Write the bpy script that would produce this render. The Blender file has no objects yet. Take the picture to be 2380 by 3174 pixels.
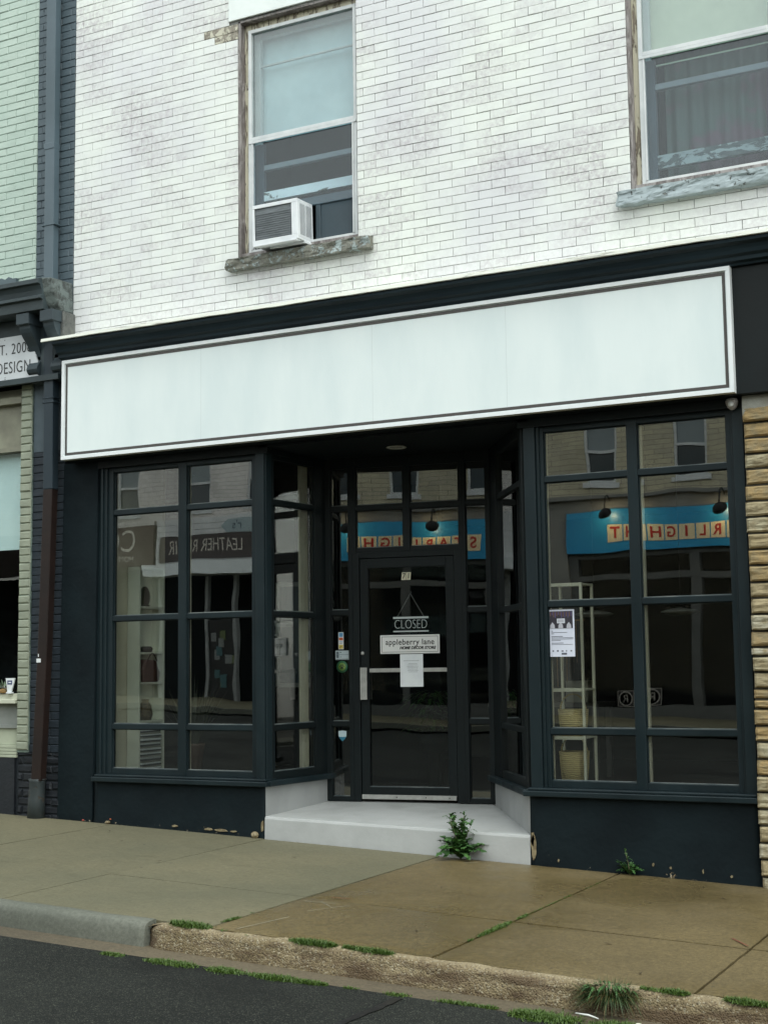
import bpy, bmesh, math, random
from mathutils import Vector, Matrix, noise, Euler
R = math.radians
rnd = random.Random(7)
SC = bpy.context.scene
# ------------------------------------------------------------------ camera, sky, sun, exposure
YAW, PIT, ROL = R(-27.853), R(6.1435), R(-0.7546)
fw = Vector((math.sin(YAW)*math.cos(PIT), math.cos(YAW)*math.cos(PIT), math.sin(PIT)))
rt0 = Vector((math.cos(YAW), -math.sin(YAW), 0)); up0 = rt0.cross(fw)
rt = math.cos(ROL)*rt0 + math.sin(ROL)*up0; up = -math.sin(ROL)*rt0 + math.cos(ROL)*up0
cam = bpy.data.cameras.new('camera'); co = bpy.data.objects.new('camera', cam); SC.collection.objects.link(co)
M = Matrix((rt, up, -fw)).transposed().to_4x4(); M.translation = (0, -9.48, 0)
co.matrix_world = M
cam.sensor_fit = 'HORIZONTAL'; cam.sensor_width = 36; cam.lens = 36*4383/2380; cam.clip_end = 600
SC.camera = co
SUN_EL, SUN_ROT = R(62), R(130)
w = bpy.data.worlds.new("World"); SC.world = w; w.use_nodes = True
wn, wl = w.node_tree.nodes, w.node_tree.links
sky = wn.new('ShaderNodeTexSky'); sky.sky_type = 'NISHITA'; sky.sun_disc = False
sky.sun_elevation = SUN_EL; sky.sun_rotation = SUN_ROT; sky.dust_density = 1.0; sky.air_density = 1.6
hs = wn.new('ShaderNodeHueSaturation'); hs.inputs['Saturation'].default_value = 0.16
wl.new(sky.outputs[0], hs.inputs['Color']); tn = wn.new('ShaderNodeMix'); tn.data_type = 'RGBA'; tn.blend_type = 'MULTIPLY'; tn.inputs[0].default_value = 1; tn.inputs[7].default_value = (.96, 1.0, .955, 1)
wl.new(hs.outputs[0], tn.inputs[6]); wl.new(tn.outputs[2], wn['Background'].inputs[0])
wn['Background'].inputs[1].default_value = 0.15
sl = bpy.data.lights.new('sun', 'SUN'); sl.energy = 0.6; sl.angle = R(35); sl.color = (.97, 1, .95)
so = bpy.data.objects.new('sun', sl); SC.collection.objects.link(so)
sdir = Vector((math.sin(SUN_ROT)*math.cos(SUN_EL), math.cos(SUN_ROT)*math.cos(SUN_EL), math.sin(SUN_EL)))
so.rotation_euler = (-sdir).to_track_quat('-Z', 'Y').to_euler(); so.location = sdir*40
SC.view_settings.view_transform = 'Standard'; SC.view_settings.look = 'None'; SC.view_settings.gamma = 1
SC.view_settings.exposure = 1.2
SC.cycles.use_denoising = True; SC.cycles.transparent_max_bounces = 24; SC.cycles.max_bounces = 8
SC.cycles.caustics_reflective = False; SC.cycles.caustics_refractive = False

# ------------------------------------------------------------------ helpers
def lin(c):
    return tuple(((v/255+.055)/1.055)**2.4 if v/255 > .04045 else v/255/12.92 for v in c)
class MB:
    def __init__(s): s.bm = bmesh.new(); s.xf = Matrix.Identity(4); s.mi = 0
    def v(s, p): return s.bm.verts.new(s.xf @ Vector(p))
    def f(s, vs, mi=None, smooth=False):
        try: f = s.bm.faces.new(vs)
        except ValueError: return None
        f.material_index = s.mi if mi is None else mi; f.smooth = smooth
        return f
    def box(s, x0, x1, y0, y1, z0, z1, mi=None):
        P = [(x, y, z) for x in (x0, x1) for y in (y0, y1) for z in (z0, z1)]
        v = [s.v(p) for p in P]
        for q in ((0,1,3,2),(4,6,7,5),(0,4,5,1),(2,3,7,6),(0,2,6,4),(1,5,7,3)): s.f([v[i] for i in q], mi)
        return s
    def prism(s, pts, a0, a1, axis='z', mi=None):
        """polygon extruded along an axis; pts are the two other coordinates in xyz order"""
        def P(p, a):
            return {'z': (p[0], p[1], a), 'x': (a, p[0], p[1]), 'y': (p[0], a, p[1])}[axis]
        A = [s.v(P(p, a0)) for p in pts]; B = [s.v(P(p, a1)) for p in pts]; n = len(pts)
        s.f(A, mi); s.f(B[::-1], mi)
        for i in range(n): s.f([A[i], B[i], B[(i+1) % n], A[(i+1) % n]], mi)
        return s
    def tube(s, pts, r, n=8, cap=True, mi=None, sm=True):
        pts = [Vector(p) for p in pts]; rings = []
        rs = r if isinstance(r, (list, tuple)) else [r]*len(pts)
        for i, p in enumerate(pts):
            d = (pts[min(i+1, len(pts)-1)] - pts[max(i-1, 0)]).normalized()
            a = d.cross(Vector((0, 0, 1)) if abs(d.z) < .9 else Vector((1, 0, 0))).normalized(); b = d.cross(a)
            rings.append([s.v(p + rs[i]*(math.cos(t)*a + math.sin(t)*b)) for t in [2*math.pi*k/n for k in range(n)]])
        for A, B in zip(rings, rings[1:]):
            for k in range(n): s.f([A[k], A[(k+1) % n], B[(k+1) % n], B[k]], mi, sm)
        if cap: s.f(rings[0][::-1], mi); s.f(rings[-1], mi)
        return s
    def lathe(s, c, prof, n=24, ax='z', mi=None):
        rings = []
        for r, h in prof:
            rg = []
            for k in range(n):
                t = 2*math.pi*k/n; a, b = r*math.cos(t), r*math.sin(t)
                rg.append(s.v(Vector(c) + (Vector((a, b, h)) if ax == 'z' else Vector((a, h, b)))))
            rings.append(rg)
        for A, B in zip(rings, rings[1:]):
            for k in range(n): s.f([A[k], A[(k+1) % n], B[(k+1) % n], B[k]], mi, True)
        s.f(rings[0][::-1], mi); s.f(rings[-1], mi)
        return s
    def build(s, name, mats, parent=None, bevel=0, recalc=True):
        if recalc: bmesh.ops.recalc_face_normals(s.bm, faces=s.bm.faces)
        me = bpy.data.meshes.new(name); s.bm.to_mesh(me); s.bm.free()
        for m in (mats if isinstance(mats, (list, tuple)) else [mats]): me.materials.append(m)
        o = bpy.data.objects.new(name, me); SC.collection.objects.link(o)
        setp(o, parent)
        if bevel:
            b = o.modifiers.new('b', 'BEVEL'); b.width = bevel; b.segments = 2; b.limit_method = 'ANGLE'; b.angle_limit = R(40)
        return o
def base(o): return Vector(o.location)
def setp(o, parent):
    if parent:
        o.parent = parent; o.matrix_parent_inverse = Matrix.Translation(-base(parent))
def tag(o, label=None, cat=None, group=None, kind=None):
    for k, v in (('label', label), ('category', cat), ('group', group), ('kind', kind)):
        if v: o[k] = v
    return o
def thing(name, label, cat, loc, group=None):
    o = bpy.data.objects.new(name, None); SC.collection.objects.link(o); o.location = loc; o.empty_display_size = .1
    return tag(o, label, cat, group)
def text(body, name, size, loc, rot, m, parent, ext=.0008, sx=1, bold=0, shear=0, sp=1, ax='CENTER', ay='CENTER'):
    c = bpy.data.curves.new(name, 'FONT'); c.body = body; c.size = size; c.extrude = ext; c.offset = bold
    c.align_x = ax; c.align_y = ay; c.shear = shear; c.space_character = sp; c.materials.append(m)
    t = bpy.data.objects.new(name, c); SC.collection.objects.link(t)
    me = bpy.data.meshes.new_from_object(t); bpy.data.objects.remove(t)
    me.transform(Matrix.Translation(loc) @ Euler(rot).to_matrix().to_4x4() @ Matrix.Diagonal((sx, 1, 1, 1)))
    o = bpy.data.objects.new(name, me); SC.collection.objects.link(o)
    setp(o, parent)
    return o
FR = (R(90), 0, 0)          # lettering that faces the street
BK = (R(90), 0, R(180))     # lettering on the far side, facing this shop

# ------------------------------------------------------------------ materials
def newmat(name):
    m = bpy.data.materials.new(name); m.use_nodes = True
    nt = m.node_tree; return m, nt.nodes, nt.links, nt.nodes['Principled BSDF']
def coords(n, l, scale=(1, 1, 1)):
    tc = n.new('ShaderNodeTexCoord'); mp = n.new('ShaderNodeMapping'); mp.inputs['Scale'].default_value = scale
    l.new(tc.outputs['Object'], mp.inputs[0]); return mp.outputs[0]
def nz(n, l, v, scale, detail=4, rough=.55, dist=0):
    t = n.new('ShaderNodeTexNoise'); t.inputs['Scale'].default_value = scale; t.inputs['Detail'].default_value = detail
    t.inputs['Roughness'].default_value = rough; t.inputs['Distortion'].default_value = dist
    l.new(v, t.inputs['Vector']); return t.outputs['Fac']
def ramp(n, l, fac, a, b, ca=0, cb=1):
    r = n.new('ShaderNodeMapRange'); r.inputs[1].default_value = a; r.inputs[2].default_value = b
    r.inputs[3].default_value = ca; r.inputs[4].default_value = cb; l.new(fac, r.inputs[0]); return r.outputs[0]
def mix(n, l, fac, a, b, mode='MIX'):
    x = n.new('ShaderNodeMix'); x.data_type = 'RGBA'; x.blend_type = mode
    if isinstance(fac, (int, float)): x.inputs[0].default_value = fac
    else: l.new(fac, x.inputs[0])
    for i, c in ((6, a), (7, b)):
        if isinstance(c, tuple): x.inputs[i].default_value = (*c[:3], 1)
        else: l.new(c, x.inputs[i])
    return x.outputs[2]
def mul(n, l, a, b, op='MULTIPLY'):
    x = n.new('ShaderNodeMath'); x.operation = op
    for i, c in ((0, a), (1, b)):
        if isinstance(c, (int, float)): x.inputs[i].default_value = c
        else: l.new(c, x.inputs[i])
    return x.outputs[0]
def bump(n, l, h, strength, dist, prev=None):
    b = n.new('ShaderNodeBump'); b.inputs['Strength'].default_value = strength; b.inputs['Distance'].default_value = dist
    l.new(h, b.inputs['Height'])
    if prev: l.new(prev, b.inputs['Normal'])
    return b.outputs[0]
def pmat(name, c, c2=None, rough=.6, vs=3, vb=(.4, .65), bs=60, bd=.001, scale=(1, 1, 1), spec=.5, metal=0, island=0, fine=0, rvar=0):
    """painted / plain surface: two tones blended by noise, small relief"""
    m, n, l, p = newmat(name); v = coords(n, l, scale)
    c = lin(c); c2 = lin(c2) if c2 else tuple(x*.85 for x in c)
    col = mix(n, l, ramp(n, l, nz(n, l, v, vs, 6), *vb), c, c2)
    if fine:
        col = mix(n, l, ramp(n, l, nz(n, l, v, 180, 2), .35, .65, 0, fine), col, tuple(x*.45 for x in c))
    if island:
        g = n.new('ShaderNodeNewGeometry')
        col = mix(n, l, ramp(n, l, g.outputs['Random Per Island'], 0, 1, 0, island), col, tuple(x*.7 for x in c2))
    l.new(col, p.inputs['Base Color'])
    rr = nz(n, l, v, vs*2.3, 3)
    l.new(ramp(n, l, rr, .3, .7, max(.05, rough-rvar), min(1, rough+rvar)), p.inputs['Roughness'])
    p.inputs['Specular IOR Level'].default_value = spec if sum(c) > .12 else .28; p.inputs['Metallic'].default_value = metal
    if bd: l.new(bump(n, l, nz(n, l, v, bs, 5), 1, bd), p.inputs['Normal'])
    return m
def plain(name, c, rough=.5, metal=0, emit=0):
    m, n, l, p = newmat(name); p.inputs['Base Color'].default_value = (*lin(c), 1)
    v = coords(n, l); l.new(ramp(n, l, nz(n, l, v, 25, 3), .3, .7, rough*.85, min(1, rough*1.15)), p.inputs['Roughness'])
    p.inputs['Metallic'].default_value = metal
    if emit: p.inputs['Emission Color'].default_value = (*lin(c), 1); p.inputs['Emission Strength'].default_value = emit
    return m
def glass(name, tint=(.96, .975, .965), k=1.0, rough=0, haze=0.0, hazec=(.5, .6, .6), wav=.0006):
    m, n, l, p = newmat(name); n.remove(p)
    g = n.new('ShaderNodeNewGeometry'); d = n.new('ShaderNodeVectorMath'); d.operation = 'DOT_PRODUCT'
    l.new(g.outputs['Incoming'], d.inputs[0]); l.new(g.outputs['Normal'], d.inputs[1])
    a = mul(n, l, d.outputs['Value'], 0, 'ADD'); ab = n.new('ShaderNodeMath'); ab.operation = 'ABSOLUTE'; l.new(a, ab.inputs[0])
    om = mul(n, l, 1.0, ab.outputs[0], 'SUBTRACT'); pw = mul(n, l, om, 5, 'POWER')
    fac = mul(n, l, mul(n, l, mul(n, l, pw, .96), .043, 'ADD'), k)
    tr = n.new('ShaderNodeBsdfTransparent'); tr.inputs[0].default_value = (*tint, 1)
    gl = n.new('ShaderNodeBsdfGlossy'); gl.inputs['Roughness'].default_value = rough
    v = coords(n, l)
    if wav: l.new(bump(n, l, nz(n, l, v, 2.2, 1), 1, wav), gl.inputs['Normal'])
    mx = n.new('ShaderNodeMixShader'); l.new(fac, mx.inputs[0]); l.new(tr.outputs[0], mx.inputs[1]); l.new(gl.outputs[0], mx.inputs[2])
    out = mx.outputs[0]
    if haze:
        df = n.new('ShaderNodeBsdfDiffuse'); df.inputs[0].default_value = (*hazec, 1)
        m2 = n.new('ShaderNodeMixShader'); l.new(ramp(n, l, nz(n, l, v, 4, 5), .3, .75, haze*.4, haze), m2.inputs[0])
        l.new(out, m2.inputs[1]); l.new(df.outputs[0], m2.inputs[2]); out = m2.outputs[0]
    l.new(out, n['Material Output'].inputs[0])
    return m
def white_brick():
    m, n, l, p = newmat('white painted brick'); v = coords(n, l)
    g = n.new('ShaderNodeNewGeometry'); ri = g.outputs['Random Per Island']
    base = mix(n, l, ramp(n, l, nz(n, l, v, .9, 4), .4, .62), lin((233, 237, 231)), lin((220, 221, 223)))
    sp = n.new('ShaderNodeSeparateXYZ'); tc = n.new('ShaderNodeTexCoord'); l.new(tc.outputs['Object'], sp.inputs[0])
    # worn thin paint: grey-lilac brick colour grinning through, brick by brick
    fr = nz(n, l, v, 26, 8, .7); zone = nz(n, l, v, 1.3, 4, .6)
    wear = mul(n, l, ramp(n, l, mul(n, l, zone, mul(n, l, ri, .2), 'ADD'), .53, .78), ramp(n, l, fr, .36, .62))
    low = ramp(n, l, sp.outputs[2], 3.35, 2.95, 0, .34)
    low = mul(n, l, low, ramp(n, l, fr, .4, .6))
    wear2 = mul(n, l, wear, low, 'MAXIMUM')
    col = mix(n, l, mul(n, l, wear2, .72), base, lin((176, 168, 174)))
    dirt = ramp(n, l, nz(n, l, coords(n, l, (6, 1, 1.2)), 1.6, 6, .65), .58, .74, 0, .28)
    col = mix(n, l, dirt, col, lin((170, 176, 172)))
    chip = ramp(n, l, nz(n, l, v, 9, 9, .75), .715, .73)
    col = mix(n, l, mul(n, l, chip, .7), col, lin((140, 128, 118)))
    l.new(col, p.inputs['Base Color']); p.inputs['Roughness'].default_value = .62
    b = bump(n, l, nz(n, l, v, 70, 6), 1, .0015); b = bump(n, l, chip, 1, -.002, b)
    l.new(b, p.inputs['Normal'])
    return m
def peeling(name, paint, under, scale=(1, 1, 1), s=14, thr=.5, soft=.02, rough=.6, dep=.003, extra=None):
    m, n, l, p = newmat(name); v = coords(n, l, scale)
    f = nz(n, l, v, s, 9, .68, .6); k = ramp(n, l, f, thr-soft, thr+soft)
    un = mix(n, l, ramp(n, l, nz(n, l, v, s*2.5, 5), .35, .65), lin(under), tuple(x*.55 for x in lin(under)))
    pa = mix(n, l, ramp(n, l, nz(n, l, v, s*.5, 5), .4, .7), lin(paint), tuple(x*.82 for x in lin(paint)))
    if extra: un = mix(n, l, ramp(n, l, nz(n, l, v, s*.8, 6), .5, .56), un, lin(extra))
    l.new(mix(n, l, k, un, pa), p.inputs['Base Color']); p.inputs['Roughness'].default_value = rough
    b = bump(n, l, k, 1, dep); b = bump(n, l, nz(n, l, v, s*6, 5), 1, .0015, b); l.new(b, p.inputs['Normal'])
    return m
def concrete(name, c, c2, agg=.25, rough=.8, stain=.5, wet=False, bd=.0012, fs=160):
    m, n, l, p = newmat(name); v = coords(n, l)
    g = n.new('ShaderNodeNewGeometry')
    col = mix(n, l, ramp(n, l, nz(n, l, v, .8, 5, .6), .38, .64), lin(c), lin(c2))
    col = mix(n, l, ramp(n, l, g.outputs['Random Per Island'], 0, 1, 0, .16), col, tuple(x*.6 for x in lin(c2)))
    fnz = nz(n, l, v, fs, 3, .7); g2 = nz(n, l, v, 48, 4, .75)
    col = mix(n, l, ramp(n, l, g2, .47, .62, 0, agg+.28), col, tuple(x*.42 for x in lin(c))); g3 = nz(n, l, v, 17, 6, .75); col = mix(n, l, ramp(n, l, g3, .5, .72, 0, .38), col, tuple(x*.5 for x in lin(c))); col = mix(n, l, ramp(n, l, g2, .45, .30, 0, agg*.9+.1), col, tuple(min(1, x*1.6) for x in lin(c)))
    col = mix(n, l, ramp(n, l, fnz, .52, .68, 0, agg), col, tuple(x*.25 for x in lin(c)))
    col = mix(n, l, ramp(n, l, fnz, .44, .3, 0, agg), col, tuple(min(1, x*2.0) for x in lin(c)))
    st = nz(n, l, coords(n, l, (1, 1.6, 1)), 5, 8, .7); col = mix(n, l, ramp(n, l, st, .56, .8, 0, stain), col, tuple(x*.32 for x in lin(c)))
    sp2 = n.new('ShaderNodeTexVoronoi'); sp2.inputs['Scale'].default_value = 3.3; l.new(v, sp2.inputs['Vector'])
    col = mix(n, l, ramp(n, l, sp2.outputs['Distance'], .028, .042, .7, 0), col, (.02, .02, .018))
    l.new(col, p.inputs['Base Color'])
    if wet:
        wf = ramp(n, l, nz(n, l, v, .7, 4), .42, .56)
        l.new(ramp(n, l, wf, 0, 1, rough*.85, .27), p.inputs['Roughness'])
    else: l.new(ramp(n, l, st, .3, .7, rough, rough*.8), p.inputs['Roughness'])
    b = bump(n, l, fnz, 1, bd); b = bump(n, l, nz(n, l, v, 12, 5), 1, .004, b); l.new(b, p.inputs['Normal'])
    return m
def asphalt():
    m, n, l, p = newmat('asphalt'); v = coords(n, l)
    vo = n.new('ShaderNodeTexVoronoi'); vo.inputs['Scale'].default_value = 210; l.new(v, vo.inputs['Vector'])
    col = mix(n, l, ramp(n, l, nz(n, l, v, 1.1, 6), .4, .65), lin((47, 50, 47)), lin((37, 40, 38)))
    bw = n.new('ShaderNodeSeparateColor'); l.new(vo.outputs['Color'], bw.inputs[0])
    col = mix(n, l, ramp(n, l, bw.outputs[0], .78, .98, 0, .36), col, lin((140, 140, 126)))
    col = mix(n, l, ramp(n, l, bw.outputs[1], .5, 1, 0, .6), col, lin((24, 25, 26)))
    col = mix(n, l, ramp(n, l, nz(n, l, v, 34, 3, .7), .42, .62, .0, .35), col, lin((26, 28, 28)))
    col = mix(n, l, ramp(n, l, nz(n, l, v, .6, 4), .54, .60, 0, .5), col, lin((24, 25, 25)))
    l.new(col, p.inputs['Base Color']); p.inputs['Roughness'].default_value = .85; p.inputs['Specular IOR Level'].default_value = .15
    b = bump(n, l, vo.outputs['Distance'], 1, -.006); l.new(b, p.inputs['Normal'])
    return m
def facade_brick(name, a, b_, mort, L=.22, H=.072):
    m, n, l, p = newmat(name)
    tc = n.new('ShaderNodeTexCoord'); sp = n.new('ShaderNodeSeparateXYZ'); cb = n.new('ShaderNodeCombineXYZ')
    l.new(tc.outputs['Object'], sp.inputs[0]); l.new(sp.outputs[0], cb.inputs[0]); l.new(sp.outputs[2], cb.inputs[1])
    br = n.new('ShaderNodeTexBrick'); l.new(cb.outputs[0], br.inputs['Vector']); br.inputs['Scale'].default_value = 1
    br.inputs['Brick Width'].default_value = L; br.inputs['Row Height'].default_value = H; br.inputs['Mortar Size'].default_value = .005
    br.inputs['Color1'].default_value = (*lin(a), 1); br.inputs['Color2'].default_value = (*lin(b_), 1); br.inputs['Mortar'].default_value = (*lin(mort), 1)
    v = coords(n, l); col = mix(n, l, ramp(n, l, nz(n, l, v, 1.5, 6), .45, .7, 0, .5), br.outputs[0], tuple(x*.5 for x in lin(a)))
    l.new(col, p.inputs['Base Color']); p.inputs['Roughness'].default_value = .8
    l.new(bump(n, l, br.outputs['Fac'], 1, -.006), p.inputs['Normal'])
    return m
def navy_base():
    """dark render of the bulkheads with chips and worn plaster along its foot"""
    m, n, l, p = newmat('navy painted bulkhead'); v = coords(n, l)
    col = mix(n, l, ramp(n, l, nz(n, l, v, 2.2, 6), .4, .65), lin((21, 31, 35)), lin((16, 24, 28)))
    tc = n.new('ShaderNodeTexCoord'); sp = n.new('ShaderNodeSeparateXYZ'); l.new(tc.outputs['Object'], sp.inputs[0])
    gz = mul(n, l, mul(n, l, sp.outputs[0], .0355), sp.outputs[2], 'ADD')   # height above the sloping pavement
    hgt = ramp(n, l, gz, -1.552, -1.44, .12, 0)
    f = nz(n, l, v, 17, 7, .72); k = ramp(n, l, mul(n, l, f, hgt, 'ADD'), .75, .765)
    chipc = mix(n, l, ramp(n, l, nz(n, l, v, 30, 4), .4, .6), lin((150, 128, 96)), lin((196, 190, 172)))
    f2 = ramp(n, l, nz(n, l, v, 42, 3), .775, .79)
    col = mix(n, l, mul(n, l, k, f2, 'MAXIMUM'), col, chipc)
    l.new(col, p.inputs['Base Color']); l.new(ramp(n, l, nz(n, l, v, 6, 4), .3, .7, .6, .8), p.inputs['Roughness']); p.inputs['Specular IOR Level'].default_value = .12
    b = bump(n, l, nz(n, l, v, 35, 5), 1, .002); b = bump(n, l, k, 1, -.003, b); b = bump(n, l, nz(n, l, v, 4, 3), 1, .012, b)
    l.new(b, p.inputs['Normal'])
    return m
def stone():
    m, n, l, p = newmat('split face stone'); v = coords(n, l); g = n.new('ShaderNodeNewGeometry'); ri = g.outputs['Random Per Island']
    a = mix(n, l, ramp(n, l, ri, .25, .8), lin((166, 159, 134)), lin((160, 136, 94)))
    a = mix(n, l, ramp(n, l, ri, .0, .22, .8, 0), a, lin((184, 180, 166)))
    a = mix(n, l, ramp(n, l, nz(n, l, v, 16, 6), .4, .65), a, lin((140, 127, 98)))
    a = mix(n, l, ramp(n, l, nz(n, l, coords(n, l, (1, 1, 4)), 22, 8, .7), .55, .7, 0, .7), a, lin((96, 84, 62)))
    l.new(a, p.inputs['Base Color']); p.inputs['Roughness'].default_value = .85
    l.new(bump(n, l, nz(n, l, v, 60, 6, .7), 1, .006), p.inputs['Normal'])
    return m
def leafm(name, c, c2, rough=.55):
    m, n, l, p = newmat(name); g = n.new('ShaderNodeNewGeometry'); v = coords(n, l)
    col = mix(n, l, g.outputs['Random Per Island'], lin(c), lin(c2))
    col = mix(n, l, ramp(n, l, nz(n, l, v, 90, 3), .4, .7, 0, .5), col, tuple(x*.5 for x in lin(c)))
    l.new(col, p.inputs['Base Color']); p.inputs['Roughness'].default_value = rough
    p.inputs['Subsurface Weight'].default_value = 0
    return m
WHITE_BRICK = white_brick()
JOINT = pmat('painted joint', (176, 176, 172), (74, 74, 72), vs=2.2, vb=(.36, .54))
MINT = pmat('mint painted brick', (184, 199, 189), (175, 192, 182), rough=.6, vs=2, bs=40, bd=.003, island=.03)
MINTJ = pmat('mint joint', (140, 158, 148), (96, 110, 104), vs=5, vb=(.45, .6))
SAGE = pmat('sage painted pier', (150, 156, 138), (138, 144, 128), rough=.6, vs=5, bs=40, bd=.004, island=.08)
SLATE = pmat('slate blue painted brick', (78, 92, 100), (70, 84, 92), rough=.55, vs=3, bs=50, bd=.003, island=.08)
SLATEJ = pmat('slate joint', (70, 83, 91), (60, 73, 80), vs=6)
CHAR = pmat('charcoal painted brick', (38, 41, 46), (32, 36, 41), rough=.5, vs=4, bs=50, bd=.004, island=.15)
CHARJ = pmat('charcoal joint', (44, 49, 54), (34, 38, 42), vs=6)
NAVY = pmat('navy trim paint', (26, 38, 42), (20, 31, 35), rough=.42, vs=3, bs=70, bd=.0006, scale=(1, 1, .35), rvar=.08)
NAVYD = pmat('darker navy paint', (13, 22, 24), (10, 17, 19), rough=.5, vs=3, bs=70, bd=.0006)  # darker copy of the navy trim, for doorway, headers and fascia
CORN = pmat('navy cornice paint', (32, 46, 53), (25, 37, 44), rough=.5, vs=4, bs=30, bd=.001, scale=(.3, 1, 3), rvar=.1)
BULK = navy_base()
LIP = peeling('white cornice flashing', (222, 224, 214), (150, 148, 136), (.4, 1, 4), 5, .36, .06)
FRAMEW = pmat('white aluminium', (214, 217, 218), (198, 202, 204), rough=.35, vs=8, bs=90, bd=.0003)
SIGNW = pmat('blank sign face', (230, 239, 239), (221, 232, 233), rough=.4, vs=1.6, bs=5, bd=.003, scale=(1.6, 1, .5))
SIGNB = plain('sign border stripe', (72, 68, 66), .5)
SIGNF = pmat('sign frame white', (236, 240, 242), (226, 231, 233), rough=.4, vs=3, bd=.0003)
PEELW = peeling('peeling casing', (206, 200, 178), (150, 138, 122), (1, 1, .16), 30, .46, .02, extra=(112, 102, 92))
SILLA = peeling('weathered stone sill', (158, 170, 170), (126, 126, 116), (1, 1, 1), 16, .56, .012, dep=.004)
SILLB = peeling('blue grey painted sill', (158, 170, 174), (108, 112, 108), (1, 1, 1), 18, .38, .015, dep=.004)
GREYREV = peeling('weathered grey reveal', (158, 152, 150), (128, 120, 118), (1, 1, .3), 14, .5, .05)
SASHW = peeling('peeling white sash', (222, 228, 226), (120, 122, 110), (.5, 1, 1), 12, .37, .01)
SASHG = peeling('peeling grey sash', (150, 160, 158), (74, 84, 82), (.4, 1, 1), 14, .5, .012)
TAN = peeling('exposed plaster brick', (206, 202, 184), (160, 152, 138), (1, 1, 1), 15, .5, .02)
LINT = pmat('white lintel', (236, 242, 240), (224, 230, 228), rough=.6, vs=2, bs=20, bd=.003)
PIPEG = pmat('slate blue metal pipe', (82, 97, 106), (73, 88, 96), rough=.45, vs=2, bs=30, bd=.0005)
PIPEN = pmat('navy metal pipe', (45, 56, 64), (39, 50, 58), rough=.45, vs=2, bs=30, bd=.0005)
PIPEB = pmat('brown metal pipe', (38, 27, 24), (31, 23, 21), rough=.5, vs=5, bs=30, bd=.0005)
BOOT = peeling('iron drain boot', (52, 60, 62), (70, 60, 48), (1, 1, 1), 16, .4, .03)
STEPW = pmat('grey white porch paint', (170, 172, 171), (156, 158, 156), rough=.5, vs=3, bs=25, bd=.0015, fine=.0, rvar=.08)
STEPR = peeling('grey white riser', (176, 178, 178), (150, 148, 132), (1, 1, 1), 5, .3, .04, dep=.001)
RECW = pmat('recess white board', (156, 158, 158), (144, 146, 146), rough=.5, vs=4, bs=20, bd=.001)
ALU = pmat('brushed aluminium', (176, 176, 172), (156, 156, 152), rough=.4, vs=20, bs=100, bd=.0002, metal=.25)
CONC_N = concrete('new concrete', (110, 105, 82), (97, 95, 75), .10, .8, .35, fs=220)
CONC_O = concrete('old concrete', (112, 98, 66), (94, 82, 54), .38, .78, .45, wet=True, bd=.0022, fs=130)
KERB_N = concrete('new kerb', (108, 110, 100), (92, 95, 86), .14, .85, .4, fs=180)
GUT = concrete('gutter concrete', (98, 88, 70), (80, 72, 58), .3, .8, .7, fs=150)
DIRT = concrete('joint dirt', (66, 62, 48), (50, 46, 36), .4, .95, .5)
ASPH = asphalt()
STONE = stone(); MORT = pmat('grey mortar', (158, 158, 150), (140, 138, 128), rough=.9, vs=6, bs=30, bd=.006)
MORTD = pmat('deep joint mortar', (70, 66, 56), (54, 50, 42), rough=.9, vs=8, bs=30, bd=.004)
GLS = glass('shop glass', tint=(.95, .975, .96), k=4.0); GLSD = glass('door glass', tint=(.90, .93, .92), k=3.1)
GLU = glass('upper storm glass', tint=(.97, .985, .985), k=2.0, haze=.10, hazec=(.5, .58, .6)); GLU2 = glass('lower storm glass', tint=(.88, .94, .97), k=1.1, haze=.006, hazec=(.45, .55, .6)); GLN = glass('neighbour glass', tint=(.97, .98, .975), k=.8); GLC = glass('clear plastic', tint=(.9, .92, .92), k=1)
SHADEB = pmat('pale blue blind', (182, 216, 222), (162, 198, 206), rough=.8, vs=2, bd=0)
SHADEG = pmat('pale green blind', (186, 206, 184), (176, 197, 176), rough=.8, vs=2, bd=0)
DARKIN = pmat('dark interior', (24, 31, 34), (16, 21, 23), rough=.9, vs=1.2, bd=0); UNLIT = pmat('unlit room', (13, 16, 17), (9, 11, 12), rough=.95, vs=1.2, bd=0)  # darkness of the rooms is put into these near-black base colours
CURT = pmat('dark patterned curtain', (58, 74, 66), (84, 56, 68), vs=2.2, vb=(.46, .56), bd=0); RAILG = pmat('grey rail', (128, 134, 136), (112, 118, 120), bd=0); PALESASH = pmat('pale sash', (178, 196, 198), (164, 184, 187), bd=0)
DARKPAN = pmat('grey blank panel', (62, 76, 84), (52, 65, 73), rough=.6, vs=2, bd=0)
BEIGE = pmat('beige plaster', (208, 202, 184), (194, 188, 168), rough=.8, vs=3, bd=0)
PINKB = pmat('dim rose plaster', (112, 104, 98), (98, 92, 86), rough=.8, vs=3, bd=0)
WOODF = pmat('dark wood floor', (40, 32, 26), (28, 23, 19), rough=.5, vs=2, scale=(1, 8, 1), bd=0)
SHELFW = pmat('pale shelf board', (226, 228, 214), (214, 217, 202), rough=.6, vs=3, bd=0)
CREAMM = plain('cream metal', (228, 224, 204), .4)
BLACK = plain('black ink', (24, 24, 24), .6); PAPER = pmat('white paper', (224, 228, 230), (214, 218, 222), rough=.7, vs=8, bd=0)
PLAQUE = plain('white plaque', (222, 222, 220), .4); PLASTW = plain('white plastic', (214, 216, 214), .35)
SENS = plain('grey white plastic', (176, 172, 172), .4)
ACW = pmat('white enamel', (232, 235, 238), (220, 224, 228), rough=.35, vs=8, bd=0)
ACG = pmat('grey coil', (124, 130, 134), (104, 110, 114), rough=.6, vs=9, bs=60, bd=.001, scale=(1, 1, 6))
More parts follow.
